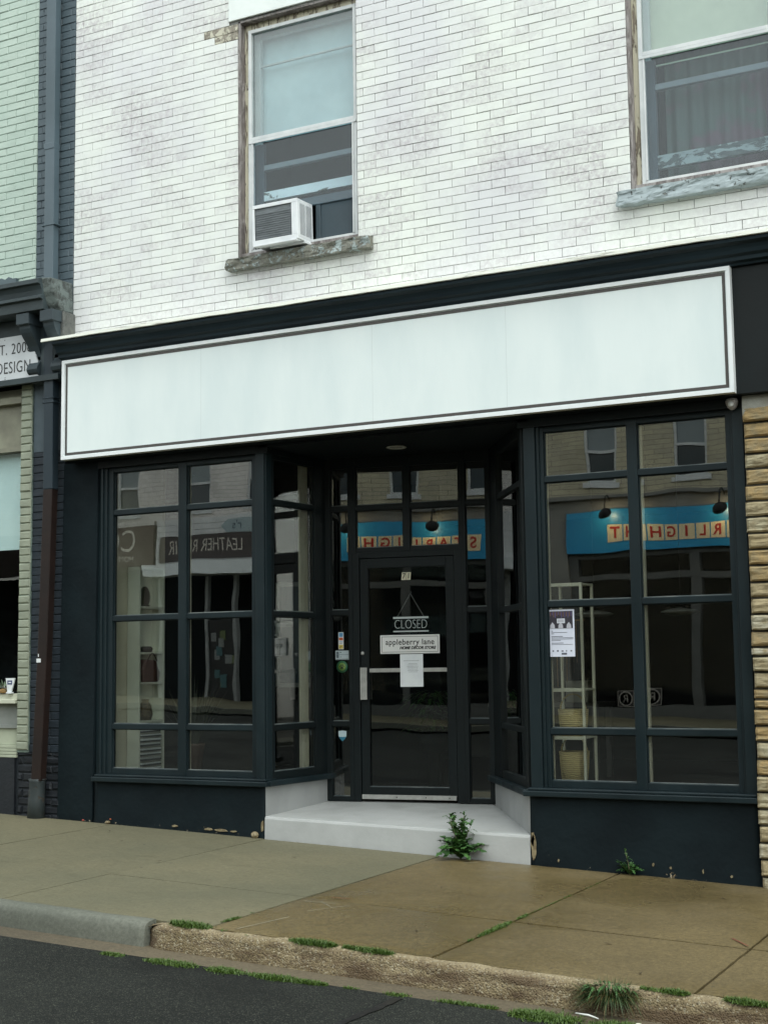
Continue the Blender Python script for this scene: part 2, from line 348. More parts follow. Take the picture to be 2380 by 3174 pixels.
ETCH = plain('etched letters', (178, 186, 186), .5)
LEAF = leafm('weed leaf', (48, 84, 38), (72, 110, 54)); GRASS = leafm('grass blade', (40, 66, 28), (70, 86, 44))
MOSS = leafm('moss leaf', (80, 104, 32), (56, 84, 26)); STEM = plain('weed stem', (96, 92, 66), .6)
DRYG = leafm('dry blade', (120, 104, 62), (92, 76, 48))
def kerb_old():
    m, n, l, p = newmat('old exposed kerb'); v = coords(n, l)
    vs_ = coords(n, l, (.35, 1, 1.6))
    vo = n.new('ShaderNodeTexVoronoi'); vo.inputs['Scale'].default_value = 110; l.new(v, vo.inputs['Vector'])
    sc = n.new('ShaderNodeSeparateColor'); l.new(vo.outputs['Color'], sc.inputs[0])
    col = mix(n, l, ramp(n, l, nz(n, l, v, 5, 6), .38, .62), lin((142, 128, 100)), lin((122, 108, 80)))
    col = mix(n, l, ramp(n, l, sc.outputs[0], .76, 1, 0, .6), col, lin((190, 182, 160)))
    col = mix(n, l, ramp(n, l, sc.outputs[1], .66, 1, 0, .75), col, lin((74, 62, 48)))
    tc = n.new('ShaderNodeTexCoord'); sp = n.new('ShaderNodeSeparateXYZ'); l.new(tc.outputs['Object'], sp.inputs[0])
    hz = mul(n, l, mul(n, l, sp.outputs[0], .0355), sp.outputs[2], 'ADD')      # height on the sloping kerb
    k = mul(n, l, ramp(n, l, nz(n, l, vs_, 9, 8, .7), .44, .58), ramp(n, l, hz, -1.575, -1.60, 0, 1))
    col = mix(n, l, mul(n, l, k, .8), col, lin((78, 60, 42)))                      # rusty splash staining on the face
    top = ramp(n, l, hz, -1.59, -1.565, 0, .75); col = mix(n, l, mul(n, l, top, ramp(n, l, nz(n, l, v, 14, 6), .3, .6)), col, lin((176, 162, 132)))
    l.new(col, p.inputs['Base Color']); p.inputs['Roughness'].default_value = .9
    b = bump(n, l, vo.outputs['Distance'], 1, -.006); b = bump(n, l, nz(n, l, v, 30, 6, .7), 1, .006, b); l.new(b, p.inputs['Normal'])
    return m
KERB_O = kerb_old()

# ------------------------------------------------------------------ ground
XB, CB = -.0355, .008
def zs(x, y): return -1.275 + XB*(x+7.816) + CB*y
def zr(x, y): return zs(x, 0) - .155 - (.012*min(0, y+3.3) if y < -3.3 else 0) * -1 * (1 if y > -8 else 0) + (-.012*4.7 if y <= -8 else 0)
def sheet(name, x0, x1, y0, y1, zf, m, nx=1, ny=1, label=None, kind='structure'):
    b = MB(); V = [[b.v((x0+(x1-x0)*i/nx, y0+(y1-y0)*j/ny, zf(x0+(x1-x0)*i/nx, y0+(y1-y0)*j/ny))) for j in range(ny+1)] for i in range(nx+1)]
    for i in range(nx):
        for j in range(ny): b.f([V[i][j], V[i+1][j], V[i+1][j+1], V[i][j+1]], smooth=True)
    o = b.build(name, m); o['kind'] = kind; return o
sheet('ground', -260, 260, -260, 260, lambda x, y: zs(x, 0)-1.2, DIRT)
sheet('road', -60, 40, -17.6, -3.245, zr, ASPH, 2, 40)
sheet('gutter', -60, 40, -3.36, -2.9, lambda x, y: zs(x, 0)-.158+.05*(-3.0-y if False else 0)+.012*(y+3.2), GUT, 60, 4)
def slabs(name, xs, ys, m, thin, kind_gap):
    b = MB()
    for i in range(len(xs)-1):
        for j in range(len(ys)-1):
            g = kind_gap; t = [rnd.uniform(-.0025, .0025) for _ in range(4)]
            x0, x1, y0, y1 = xs[i]+g, xs[i+1]-g, ys[j]+g, ys[j+1]-g
            nx = max(2, int((x1-x0)/.09)) if not thin else 2; ny = max(2, int((y1-y0)/.09)) if not thin else 2
            def Z(x, y):
                u, v_ = (x-x0)/(x1-x0), (y-y0)/(y1-y0)
                e = min(x-x0, x1-x, y-y0, y1-y)
                dz = (t[0]*(1-u)+t[1]*u)*(1-v_)+(t[2]*(1-u)+t[3]*u)*v_
                return zs(x, y)+dz-(.0 if e > .008 else .006)
            xsx = [x0, x0+.007]+[x0+(x1-x0)*k/nx for k in range(1, nx)]+[x1-.007, x1]
            ysy = [y0, y0+.007]+[y0+(y1-y0)*k/ny for k in range(1, ny)]+[y1-.007, y1]
            def jit(x, y):
                if thin: return x, y
                e = noise.noise(Vector((x*9, y*9, i*3.1)))*.006
                return x+(e if x in (x0, x1) else 0), y+(e if y in (y0, y1) else 0)
            V = [[b.v((*jit(x, y), Z(x, y))) for y in ysy] for x in xsx]
            for a in range(len(xsx)-1):
                for c in range(len(ysy)-1): b.f([V[a][c], V[a+1][c], V[a+1][c+1], V[a][c+1]])
            loop = [V[a][0] for a in range(len(xsx))]+[V[-1][c] for c in range(1, len(ysy))]+[V[a][-1] for a in range(len(xsx)-2, -1, -1)]+[V[0][c] for c in range(len(ysy)-2, 0, -1)]
            lo = [b.bm.verts.new(q.co-Vector((0, 0, .05))) for q in loop]
            for a in range(len(loop)): b.f([loop[a], lo[a], lo[(a+1) % len(loop)], loop[(a+1) % len(loop)]])
    o = b.build(name, m, recalc=True); o['kind'] = 'structure'; return o
slabs('sidewalk', [-60, -45, -30, -20, -16.6, -15.1, -13.6, -12.1, -10.6, -9.1, -7.57, -6.09, -4.575], [-2.93, -1.90, -.016], CONC_N, True, .0034)
o = slabs('sidewalk', [-4.575, -3.215, -1.88, -.45, .95, 2.4, 3.9, 10, 25, 40], [-2.955, -1.90, -.016], CONC_O, False, .0085)
sheet('sidewalk_bed', -60, 40, -2.96, .5, lambda x, y: zs(x, y)-.024, DIRT)
def kerb(name, x0, x1, prof, m, step, amp, prox):
    b = MB(); n = max(2, int((x1-x0)/step)); rings = []
    for i in range(n+1):
        x = x0+(x1-x0)*i/n; rg = []
        rnd_end = 0
        if prox and i < 8: rnd_end = (1-i/8)**2
        for k, (y, h) in enumerate(prof):
            a = amp*(noise.fractal(Vector((x*7, y*9, h*9)), 1, 2, 4)) if 0 < k < len(prof)-1 else 0
            yy = y + (.05*rnd_end if y < -3.0 else 0) + a*.8; hh = h - .02*rnd_end + a*.5
            rg.append(b.v((x+(noise.noise(Vector((k*2.1, h*8, 3)))*.025 if prox and i == 0 else 0), yy, zs(x, 0)+hh)))
        rings.append(rg)
    for A, B in zip(rings, rings[1:]):
        for k in range(len(prof)-1): b.f([A[k], B[k], B[k+1], A[k+1]], smooth=True)
    b.f(rings[0]); b.f(rings[-1][::-1])
    o = b.build(name, m); o['kind'] = 'structure'; return o
kerb('kerb', -60, -12, [(-2.9, -.2), (-2.93, -.025), (-3.008, -.031), (-3.034, -.07), (-3.05, -.2)], KERB_N, 2, .0, False)
kerb('kerb', -12, -4.935, [(-2.9, -.2), (-2.93, -.025), (-2.945, -.023), (-2.985, -.026), (-3.008, -.031), (-3.024, -.045), (-3.034, -.07), (-3.042, -.11), (-3.05, -.2)], KERB_N, .06, .006, False)
prof = [(-2.93, -.2), (-2.955, -.03)] + [(-2.965-.009*k, -.026-.0012*k) for k in range(4)]
for k in range(9):
    t = k/8*math.pi/2; prof.append((-2.998-.036*math.sin(t), -.068+.038*math.cos(t)))
prof += [(-3.036, -.08), (-3.04, -.095), (-3.044, -.11), (-3.047, -.125), (-3.05, -.14), (-3.052, -.2)]
kerb('kerb', -4.93, 2.0, prof, KERB_O, .018, .011, True)
b = MB(); r_ = random.Random(9); T_ = []
for k in range(26):
    t = k/25; x, y = -3.275+.05*t, -4.6+1.3*t; q = .01*r_.uniform(-1, 1)
    T_.append((b.v((x+q-.02-.01*r_.random(), y, zr(x, y)+.004)), b.v((x+q+.02+.01*r_.random(), y, zr(x, y)+.004))))
for A, B in zip(T_, T_[1:]): b.f([A[0], B[0], B[1], A[1]])
b.build('road_seam', plain('tar', (22, 22, 23), .45), recalc=False)['kind'] = 'structure'
# far side pavement
o = sheet('far_sidewalk', -60, 40, -21.2, -17.6, lambda x, y: zs(x, 0)-.05, CONC_N)
b = MB(); b.box(-60, 40, -17.75, -17.6, -.12, 0); 
for v_ in b.bm.verts: v_.co.z += zs(v_.co.x, 0)-.045
b.build('far_kerb', KERB_N)['kind'] = 'structure'

# ------------------------------------------------------------------ brickwork
def bricks(b, x0, x1, z0, z1, y, L=.218, H=.0675, gap=.0038, ch=.0022, openings=(), jit=.0012, phase=0, pick=None, ndir=-1, depth=.03, lump=0):
    """running bond of separate chamfered bricks in the plane Y=y; openings are (xa,xb,za,zb)"""
    row = 0; z = z0
    while z < z1-.01:
        zt = min(z+H, z1); spans = [(x0, x1)]
        for a, c, e, f in openings:
            if e < (z+zt)/2 < f:
                ns = []
                for s, t in spans:
                    if c <= s or a >= t: ns.append((s, t)); continue
                    if a > s: ns.append((s, a))
                    if c < t: ns.append((c, t))
                spans = ns
        off = phase + (L/2 if row % 2 else 0)
        for s, t in spans:
            x = s; k = math.floor((s-off)/L)+1
            while x < t-.004:
                xe = off+k*L; k += 1
                if xe-x < .03: xe += L; k += 1
                if t-xe < .03 or xe > t: xe = t
                a0, a1, c0, c1 = x+gap/2, xe-gap/2, z+gap/2, zt-gap/2
                mi = pick(x, z) if pick else 0
                jy = rnd.uniform(-jit, jit); J = lambda: rnd.uniform(-jit, jit)*.8
                O = [b.v((px+J(), y+ch+jy, pz+J())) for px, pz in ((a0, c0), (a1, c0), (a1, c1), (a0, c1))]
                I = [b.v((px+J(), y+jy+J(), pz+J())) for px, pz in ((a0+ch, c0+ch), (a1-ch, c0+ch), (a1-ch, c1-ch), (a0+ch, c1-ch))]
                K = [b.v((px, y+depth, pz)) for px, pz in ((a0, c0), (a1, c0), (a1, c1), (a0, c1))]
                b.f(I, mi)
                for q in range(4):
                    b.f([O[q], O[(q+1) % 4], I[(q+1) % 4], I[q]], mi); b.f([K[q], K[(q+1) % 4], O[(q+1) % 4], O[q]], mi)
                x = xe
        z = zt; row += 1
def backing(b, x0, x1, z0, z1, y, y1, openings, mi):
    xs = sorted({x0, x1, *[a for o_ in openings for a in o_[:2]]}); zz = sorted({z0, z1, *[a for o_ in openings for a in o_[2:]]})
    for i in range(len(xs)-1):
        for j in range(len(zz)-1):
            cx, cz = (xs[i]+xs[i+1])/2, (zz[j]+zz[j+1])/2
            if any(a < cx < c and e < cz < f for a, c, e, f in openings): continue
            b.box(xs[i], xs[i+1], y, y1, zz[j], zz[j+1], mi)

# ------------------------------------------------------------------ the shop building
SHOP = thing('shop_building', 'white painted brick building over a navy glass shopfront with a recessed doorway', 'building', (-5, 0, -1.4))
W1 = (-6.335, -5.208, 3.34, 5.375); W2 = (-2.985, -1.86, 3.34, 5.375); W3 = (.365, 1.49, 3.34, 5.375)
XR, ZT = 2.4, 7.6
PH = -8.07
LN = (-6.42, -5.12, 5.375, 5.86)
bk = MB()
pick = lambda x, z: 2 if (-6.70 < x < -6.43 and 5.18 < z < 5.30) else 0
bricks(bk, -8.07, XR, 2.86, ZT, 0, openings=(W1, W2, W3, LN, (-3.07, -1.78, 5.375, 5.86), (.28, 1.58, 5.375, 5.86)), phase=PH+.085, pick=pick)
backing(bk, -8.065, XR, 2.80, ZT, .0075, .3, (W1, W2, W3), 1)
bk.build('brick_wall', [WHITE_BRICK, JOINT, TAN], SHOP)
for X0, X1, Z0, Z1 in (LN, (-3.07, -1.78, 5.375, 5.86), (.28, 1.58, 5.375, 5.86)):
    b = MB(); b.box(X0, X1, -.012, .0074, Z0+.012, Z1); b.build('lintel', LINT, SHOP, .004)
def rough_sill(x0, x1, z0, z1, m, seed, y0=-.075):
    b = MB(); n = 60; mm = 10; prof = []
    for k in range(mm+1): prof.append((y0, z0+(z1-z0)*k/mm*.8))
    for k in range(1, 7): prof.append((y0+(.14-.0)*k/6, z0+(z1-z0)*(.8+.2*k/6)))
    prof = [(.1, z0), (-.03, z0)]+prof
    rings = []
    for i in range(n+1):
        x = x0+(x1-x0)*i/n; rg = []
        for k, (y, z) in enumerate(prof):
            a = noise.fractal(Vector((x*9+seed, y*20, z*22)), 1, 2.1, 4) if k > 0 else 0
            e = .012 if i in (0, n) else 0
            rg.append(b.v((x+(.012*a if i in (0, n) else 0), y+.016*a+e*(1 if y < 0 else 0), z+.010*a)))
        rings.append(rg)
    for A, B in zip(rings, rings[1:]):
        for k in range(len(prof)-1): b.f([A[k], B[k], B[k+1], A[k+1]], smooth=False)
    b.f(rings[0]); b.f(rings[-1][::-1])
    return b.build('stone_sill', m, SHOP)
tag(rough_sill(-6.41, -5.07, 3.225, 3.342, SILLA, 0), 'weathered bare stone sill under the air conditioner')
tag(rough_sill(-3.075, -1.735, 3.215, 3.345, SILLB, 5), 'blue grey painted rough stone sill')
rough_sill(.28, 1.58, 3.215, 3.345, SILLB, 9)

def upper_window(op, blind, ac, lab):
    x0, x1, z0, z1 = op
    win = MB()
    # weathered timber casing round the opening
    win.box(x0, x0+.022, .008, .13, z0, z1, 2); win.box(x0+.022, x0+.068, .075, .13, z0, z1, 1); win.box(x1-.03, x1, .075, .13, z0, z1, 1)
    win.box(x0+.068, x1-.03, .075, .13, z1-.075, z1, 1); win.box(x0, x1, .008, .074, z1-.018, z1, 2)
    # aluminium storm frame
    a0, a1, c0, c1 = x0+.068, x1-.03, z0+.035, z1-.075; mid = 4.335
    win.box(a0, a0+.03, .055, .095, c0, c1, 0); win.box(a1-.03, a1, .055, .095, c0, c1, 0)
    win.box(a0+.03, a1-.03, .055, .095, c1-.03, c1, 0); win.box(a0+.03, a1-.03, .055, .095, c0, c0+.03, 0)
    win.box(a0+.004, a1-.004, .048, .054, mid-.026, mid-.003, 0); win.box(a0+.03, a1-.03, .055, .09, mid+.0, mid+.03, 0)
    win.box(a0+.03, a0+.045, .05, .085, c0+.03, mid-.026, 0); win.box(a1-.045, a1-.03, .05, .085, c0+.03, mid-.026, 0)
    win.box(x0, x1, .02, .13, z0-.02, c0, 2)
    w_ = win.build('window', [FRAMEW, PEELW, GREYREV], SHOP, .0025); tag(w_, lab)
    g = MB(); g.box(a0+.028, a1-.028, .078, .082, mid+.028, c1-.028); g.build('pane', GLU, w_)
    g = MB()
    if ac: g.box(a0+.04, a1-.04, .068, .072, 3.70, mid-.02)
    else: g.box(a0+.04, a1-.04, .068, .072, c0+.028, mid-.02)
    g.build('pane', GLU2, w_)
    # inner sash and rails
    s = MB(); s.box(a0, a0+.09, .15, .19, c0, 4.33); s.box(a1-.07, a1, .15, .19, c0, 4.33); s.box(a0, a0+.06, .15, .19, 4.33, c1, 3); s.box(a1-.05, a1, .15, .19, 4.33, c1, 3)
    s.box(a0+.09, a1-.07, .15, .19, 4.10, 4.145, 1); s.box(a0+.06, a1-.05, .15, .19, c1-.05, c1, 3); s.box(a0+.06, a1-.05, .15, .17, 5.0, 5.014, 3); s.box(a0+.09, a1-.07, .15, .19, c0-.03, c0+.05)
    zr_ = 3.865 if ac else 3.56
    s.box(a0+.09, a1-.07, .148, .188, zr_-(.03 if ac else .05), zr_+.05, 2)
    s.build('sash', [DARKPAN, RAILG, SASHW if ac else SASHG, PALESASH], w_, .003)
    s = MB(); z_lo = 4.33
    s.box(a0+.02, a1-.02, .215, .22, z_lo+.045, c1+.02); s.box(a0+.03, a1-.03, .205, .213, 5.03 if ac else 4.30, 5.045 if ac else 4.31)
    tag(s.build('blind', blind, w_), 'pale drawn blind')
    if not ac:
        s = MB(); n_c = 40; C_ = [(s.v((a0+.12+(a1-a0-.2)*q/n_c, .30+.02*math.sin(q*1.1)+.008*math.sin(q*2.7), c0)), s.v((a0+.12+(a1-a0-.2)*q/n_c, .30+.02*math.sin(q*1.1), c1))) for q in range(n_c+1)]
        for A_, B_ in zip(C_, C_[1:]): s.f([A_[0], B_[0], B_[1], A_[1]], smooth=True)
        s.build('curtain', CURT, w_)
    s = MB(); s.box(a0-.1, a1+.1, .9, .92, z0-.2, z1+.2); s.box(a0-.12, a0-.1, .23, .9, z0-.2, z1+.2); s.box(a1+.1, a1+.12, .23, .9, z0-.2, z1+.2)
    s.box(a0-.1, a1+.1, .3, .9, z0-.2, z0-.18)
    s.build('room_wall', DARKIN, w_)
    return w_
upper_window(W1, SHADEB, True, 'sash window with pale blue blind above an air conditioner')
upper_window(W2, SHADEG, False, 'sash window with pale green blind')
upper_window(W3, SHADEG, False, 'sash window with pale green blind')
# blank panel beside the air conditioner and rain curtain cord
b = MB(); b.box(-5.645, -5.30, .10, .125, 3.40, 3.74); b.box(-6.1, -5.28, .09, .1, 3.70, 3.775); b.box(-5.645, -5.60, .09, .1, 3.40, 3.70); b.build('filler_panel', DARKPAN, SHOP, .004)

# cornice
def extr(b, prof, x0, x1, mi=0):
    A = [b.v((x0, y, z)) for y, z in prof]; B = [b.v((x1, y, z)) for y, z in prof]
    for i in range(len(prof)-1): b.f([A[i], B[i], B[i+1], A[i+1]], mi)
    b.f(A, mi); b.f(B[::-1], mi); b.f([A[-1], B[-1], B[0], A[0]], mi)
b = MB(); extr(b, [(0, 2.79), (-.29, 2.785), (-.285, 2.765), (-.25, 2.75), (-.235, 2.725), (-.225, 2.70), (-.20, 2.685), (-.195, 2.66), (-.165, 2.65), (-.16, 2.636), (0, 2.636)], -8.06, XR)
cor = b.build('cornice', CORN, SHOP, .002)
b = MB(); n_ = 120; rg = []
for i in range(n_+1):
    x = -8.165+(XR+8.165)*i/n_; d = .006*noise.noise(Vector((x*1.3, 0, 0)))+.004*noise.noise(Vector((x*6, 2, 0)))
    rg.append([b.v((x, y, z+d*(1 if y < -.1 else .6))) for y, z in ((.004, 2.862), (.0, 2.90), (-.02, 2.885), (-.30, 2.822), (-.306, 2.796), (-.298, 2.792), (-.27, 2.80))])
for A, B in zip(rg, rg[1:]):
    for k in range(6): b.f([A[k], B[k], B[k+1], A[k+1]])
b.build('flashing', LIP, cor)
# fascia and soffits
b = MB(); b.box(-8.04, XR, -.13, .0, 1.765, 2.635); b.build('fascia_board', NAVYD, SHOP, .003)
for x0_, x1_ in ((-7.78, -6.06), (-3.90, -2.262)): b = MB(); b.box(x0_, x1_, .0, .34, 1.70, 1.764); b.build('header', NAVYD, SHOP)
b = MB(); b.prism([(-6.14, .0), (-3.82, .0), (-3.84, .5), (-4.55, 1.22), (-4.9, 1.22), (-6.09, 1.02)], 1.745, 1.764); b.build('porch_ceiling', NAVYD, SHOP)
# pilaster, posts
b = MB(); v8 = [(-8.155, -7.775), (-8.19, -7.815)]
P = [b.v((x, y, z)) for (xa, xb), z in ((v8[1], zs(-8, 0)-.03), (v8[0], 1.765)) for x, y in ((xa, .0), (xb, .0), (xb, .3), (xa, .3))]
for q in ((0, 1, 5, 4), (1, 2, 6, 5), (3, 0, 4, 7), (2, 3, 7, 6)): b.f([P[i] for i in q])
pil = b.build('pilaster', BULK, SHOP, .006)
tag(pil, 'smooth dark navy pilaster at the left end')
b = MB(); b.box(-7.80, -7.70, .03, .14, -.9, 1.7); b.box(-7.755, -7.735, .015, .03, -.9, 1.7)
b.build('corner_post', NAVY, SHOP, .003); b = MB()
b.box(-6.20, -6.185, .045, .16, -.9, 1.745); b.box(-6.182, -6.10, .01, .16, -.9, 1.745); b.prism([(-6.10, .022), (-6.088, .022), (-6.08, .09), (-6.10, .1)], -.9, 1.745)
b.build('corner_post', NAVY, SHOP, .003); b = MB()
b.box(-3.862, -3.775, .012, .16, -.9, 1.745); b.box(-3.772, -3.75, .03, .16, -.9, 1.745); b.prism([(-3.90, .1), (-3.866, .03), (-3.862, .1)], -.9, 1.745)
b.build('corner_post', NAVY, SHOP, .003); b = MB()
b.box(-2.335, -2.262, .01, .2, -.9, 1.765); b.box(-2.352, -2.335, .03, .14, -.9, 1.7)
b.build('corner_post', NAVY, SHOP, .003)
# bulkheads
def bulk(x0, x1, flare):
    b = MB(); n = 40; rows = 6; V = []
    for i in range(n+1):
        x = x0+(x1-x0)*i/n; zg = zs(x, 0)-.03; col = []
        for k in range(rows+1):
            t = k/rows; z = -.944*(1-t)+zg*t; yy = -.0+.006*noise.noise(Vector((x*3, z*3, 0)))-(.012*t*t)
            xx = x+(flare*t*t if i == n else 0)
            col.append(b.v((xx, yy, z)))
        V.append(col)
    for i in range(n):
        for k in range(rows): b.f([V[i][k], V[i][k+1], V[i+1][k+1], V[i+1][k]], smooth=True)
    for e in (V[0], V[-1]):
        b2 = [b.v((q.co.x, .12, q.co.z)) for q in e]
        for k in range(rows): b.f([e[k], e[k+1], b2[k+1], b2[k]])
    return b.build('bulkhead', BULK, SHOP, recalc=True)
bulk(-7.785, -6.09, 0); bulk(-3.87, -2.262, .035)
# base walls of the recess (white) under the return windows
LA, LB = Vector((-6.09, 0)), Vector((-6.02, .93)); RA, RB = Vector((-3.87, 0)), Vector((-4.66, 1.16))
b = MB(); b.prism([(LA.x, .002), (LB.x, LB.y), (LB.x-.1, LB.y), (LA.x-.1, .13)], -1.42, -.944)
b.build('recess_wall', RECW, SHOP); b = MB()
b.prism([(RA.x, .002), (RA.x+.1, .1), (RB.x+.1, RB.y), (RB.x, RB.y)], -1.42, -.944)
b.build('recess_wall', RECW, SHOP)
# sills
b = MB()
b.box(-7.79, -6.06, -.045, .14, -.944, -.905); b.box(-7.775, -6.08, -.02, .14, -.905, -.886)
so_ = b.build('window_sill', NAVY, SHOP, .006)
b = MB(); b.box(-3.905, -2.255, -.045, .14, -.944, -.905); b.box(-3.88, -2.262, -.02, .14, -.905, -.886); b.build('window_sill', NAVY, SHOP, .006)
def strip(a, c, off0, off1, z0, z1, b):
    d = (c-a).normalized(); nn = Vector((-d.y, d.x))
    b.prism([tuple(a+nn*off0), tuple(c+nn*off0), tuple(c+nn*off1), tuple(a+nn*off1)], z0, z1)
b = MB(); strip(LA+Vector((0, .01)), LB, -.045, .1, -.943, -.90, b); b.build('window_sill', NAVY, SHOP, .005)
b = MB(); strip(RA+Vector((0, .01)), RB, -.1, .05, -.943, -.90, b); b.build('window_sill', NAVY, SHOP, .005)

# glazed walls
def xf2(a, ang, y=0): return Matrix.Translation((a[0], a[1], 0)) @ Matrix.Rotation(ang, 4, 'Z')
def glazed(name, xf, us, zz, fr, mat, gmat, lab=None, twist=None, dy=(.0, .06), gy=.035, hd=.022, parent=SHOP):
    """us: [(u0,u1) glass columns], zz: [(z0,z1) glass rows]; fr: outer frame (u0,u1,z0,z1)"""
    b = MB(); b.xf = xf; u0, u1, z0, z1 = fr
    cols = sorted(us); edges = [u0]+[e for c in cols for e in c]+[u1]
    for k in range(0, len(edges), 2):
        if edges[k+1]-edges[k] > .002: b.box(edges[k], edges[k+1], dy[0], dy[1], z0, z1)
    rows = sorted(zz); ze = [z0]+[e for r in rows for e in r]+[z1]
    for c in cols:
        for k in range(0, len(ze), 2):
            if ze[k+1]-ze[k] > .002:
                b.box(c[0], c[1], dy[0]+.004, dy[1]-.006, ze[k], ze[k+1])
    # glazing beads
    for c in cols:
        for r in rows:
            e = .008
            b.box(c[0], c[0]+e, gy-.012, gy-.003, r[0], r[1]); b.box(c[1]-e, c[1], gy-.012, gy-.003, r[0], r[1])
            b.box(c[0]+e, c[1]-e, gy-.012, gy-.003, r[0], r[0]+e, 1); b.box(c[0]+e, c[1]-e, gy-.012, gy-.003, r[1]-e, r[1])
    f = b.build(name, [mat, BEADM], parent, .002)
    if lab: f['label'] = lab
    for ci, c in enumerate(cols):
        for r in rows:
            g = MB(); tw = twist[ci] if twist else 0
            uc = (c[0]+c[1])/2; zc = (r[0]+r[1])/2
            g.xf = xf @ Matrix.Translation((uc, gy, zc)) @ Matrix.Rotation(tw+rnd.uniform(-.0006, .0006), 4, 'Z') @ Matrix.Rotation(rnd.uniform(-.0008, .0008), 4, 'X')
            hu, hz = (c[1]-c[0])/2, (r[1]-r[0])/2
            g.box(-hu+.001, hu-.001, -.003, .003, -hz+.001, hz-.001); g.build('pane', gmat, f)
    return f
BEADM = pmat('worn bead highlight', (110, 116, 114), (70, 80, 82), rough=.4, vs=6, vb=(.35, .6), bd=0)  # lower beads only: worn paint, with their highlight put into the colour
ROWS = [(-.838, -.512), (-.470, .392), (.434, 1.294), (1.336, 1.662)]
I4 = Matrix.Identity(4)
glazed('display_window', Matrix.Translation((0, .045, 0)), [(-7.648, -6.965), (-6.885, -6.24)], ROWS, (-7.70, -6.20, -.885, 1.70), NAVY, GLS, 'display window left of the doorway')
glazed('display_window', Matrix.Translation((0, .045, 0)), [(-3.722, -3.095), (-3.02, -2.39)], ROWS, (-3.75, -2.352, -.885, 1.70), NAVY, GLS, 'display window right of the doorway', twist=[0, -.0114])
aL = math.atan2(LB.y-LA.y, LB.x-LA.x); LL = (LB-LA).length
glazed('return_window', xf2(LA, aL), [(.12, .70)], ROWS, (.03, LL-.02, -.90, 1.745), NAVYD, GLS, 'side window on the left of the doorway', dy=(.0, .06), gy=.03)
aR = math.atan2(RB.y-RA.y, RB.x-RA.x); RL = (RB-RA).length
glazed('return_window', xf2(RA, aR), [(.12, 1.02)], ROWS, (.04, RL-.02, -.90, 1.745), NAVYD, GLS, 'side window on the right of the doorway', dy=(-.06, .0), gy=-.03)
# door wall, turned 9.3 degrees
TH = R(9.3); DW = xf2((-5.3, .97), TH)
zf = -1.125
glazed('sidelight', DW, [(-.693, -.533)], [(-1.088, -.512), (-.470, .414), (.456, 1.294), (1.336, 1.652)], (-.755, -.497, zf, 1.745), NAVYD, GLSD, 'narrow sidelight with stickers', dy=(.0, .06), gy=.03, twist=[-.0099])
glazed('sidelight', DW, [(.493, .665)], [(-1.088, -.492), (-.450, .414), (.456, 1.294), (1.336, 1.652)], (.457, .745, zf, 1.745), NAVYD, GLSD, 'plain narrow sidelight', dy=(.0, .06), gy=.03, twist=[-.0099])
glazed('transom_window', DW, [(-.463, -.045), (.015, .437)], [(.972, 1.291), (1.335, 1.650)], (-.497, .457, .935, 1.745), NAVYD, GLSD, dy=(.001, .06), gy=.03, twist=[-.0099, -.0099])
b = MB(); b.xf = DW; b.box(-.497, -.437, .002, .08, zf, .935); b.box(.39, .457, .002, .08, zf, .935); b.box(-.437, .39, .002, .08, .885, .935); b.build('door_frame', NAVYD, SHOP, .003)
dr = MB(); dr.xf = DW; dr.box(-.433, -.366, .012, .055, zf+.03, .881); dr.box(.318, .386, .012, .055, zf+.03, .881); dr.box(-.366, .318, .012, .055, .80, .881); dr.box(-.366, .318, .012, .055, zf+.03, -1.008)
dr.box(-.366, .318, .016, .024, -1.008, -1.000, 1); dr.box(-.366, -.359, .016, .024, -1.0, .80, 0); dr.box(.311, .318, .016, .024, -1.0, .80, 0)
door = dr.build('door', [NAVYD, BEADM], SHOP, .003)
g = MB(); g.xf = DW @ Matrix.Translation((-.024, .034, 0)) @ Matrix.Rotation(-.0099, 4, 'Z'); g.box(-.341, .341, -.003, .003, -1.008, .80); g.build('pane', GLSD, door)
b = MB(); b.xf = DW; b.box(-.426, -.369, -.028, -.012, -.292, -.028); b.box(-.415, -.38, -.012, .012, -.07, -.05); b.box(-.415, -.38, -.012, .012, -.27, -.25)
for k in range(2): b.box(-.412+.014*k, -.404+.014*k, -.0305, -.028, -.288, -.032)
b.build('pull_handle', ALU, door, .002)
b = MB(); b.xf = DW; b.box(-.364, .316, .0235, .0295, -.068, -.036); b.build('push_bar', ALU, door, .002)
b = MB(); b.xf = DW; b.lathe((-.415, .012, .091), [(.0, -.012), (.012, -.012), (.015, -.008), (.016, 0)], 16, 'y'); b.build('lock', ALU, door)
b = MB(); b.xf = DW; b.box(-.43, .378, .002, .012, zf+.02, zf+.056)
b.build('door_sweep', ALU, door, .001)
for u in (-.13, .12, .32): b = MB(); b.xf = DW; b.lathe((u, .002, zf+.038), [(0, -.003), (.005, -.003), (.005, 0)], 8, 'y'); b.build('screw', BLACK, door)
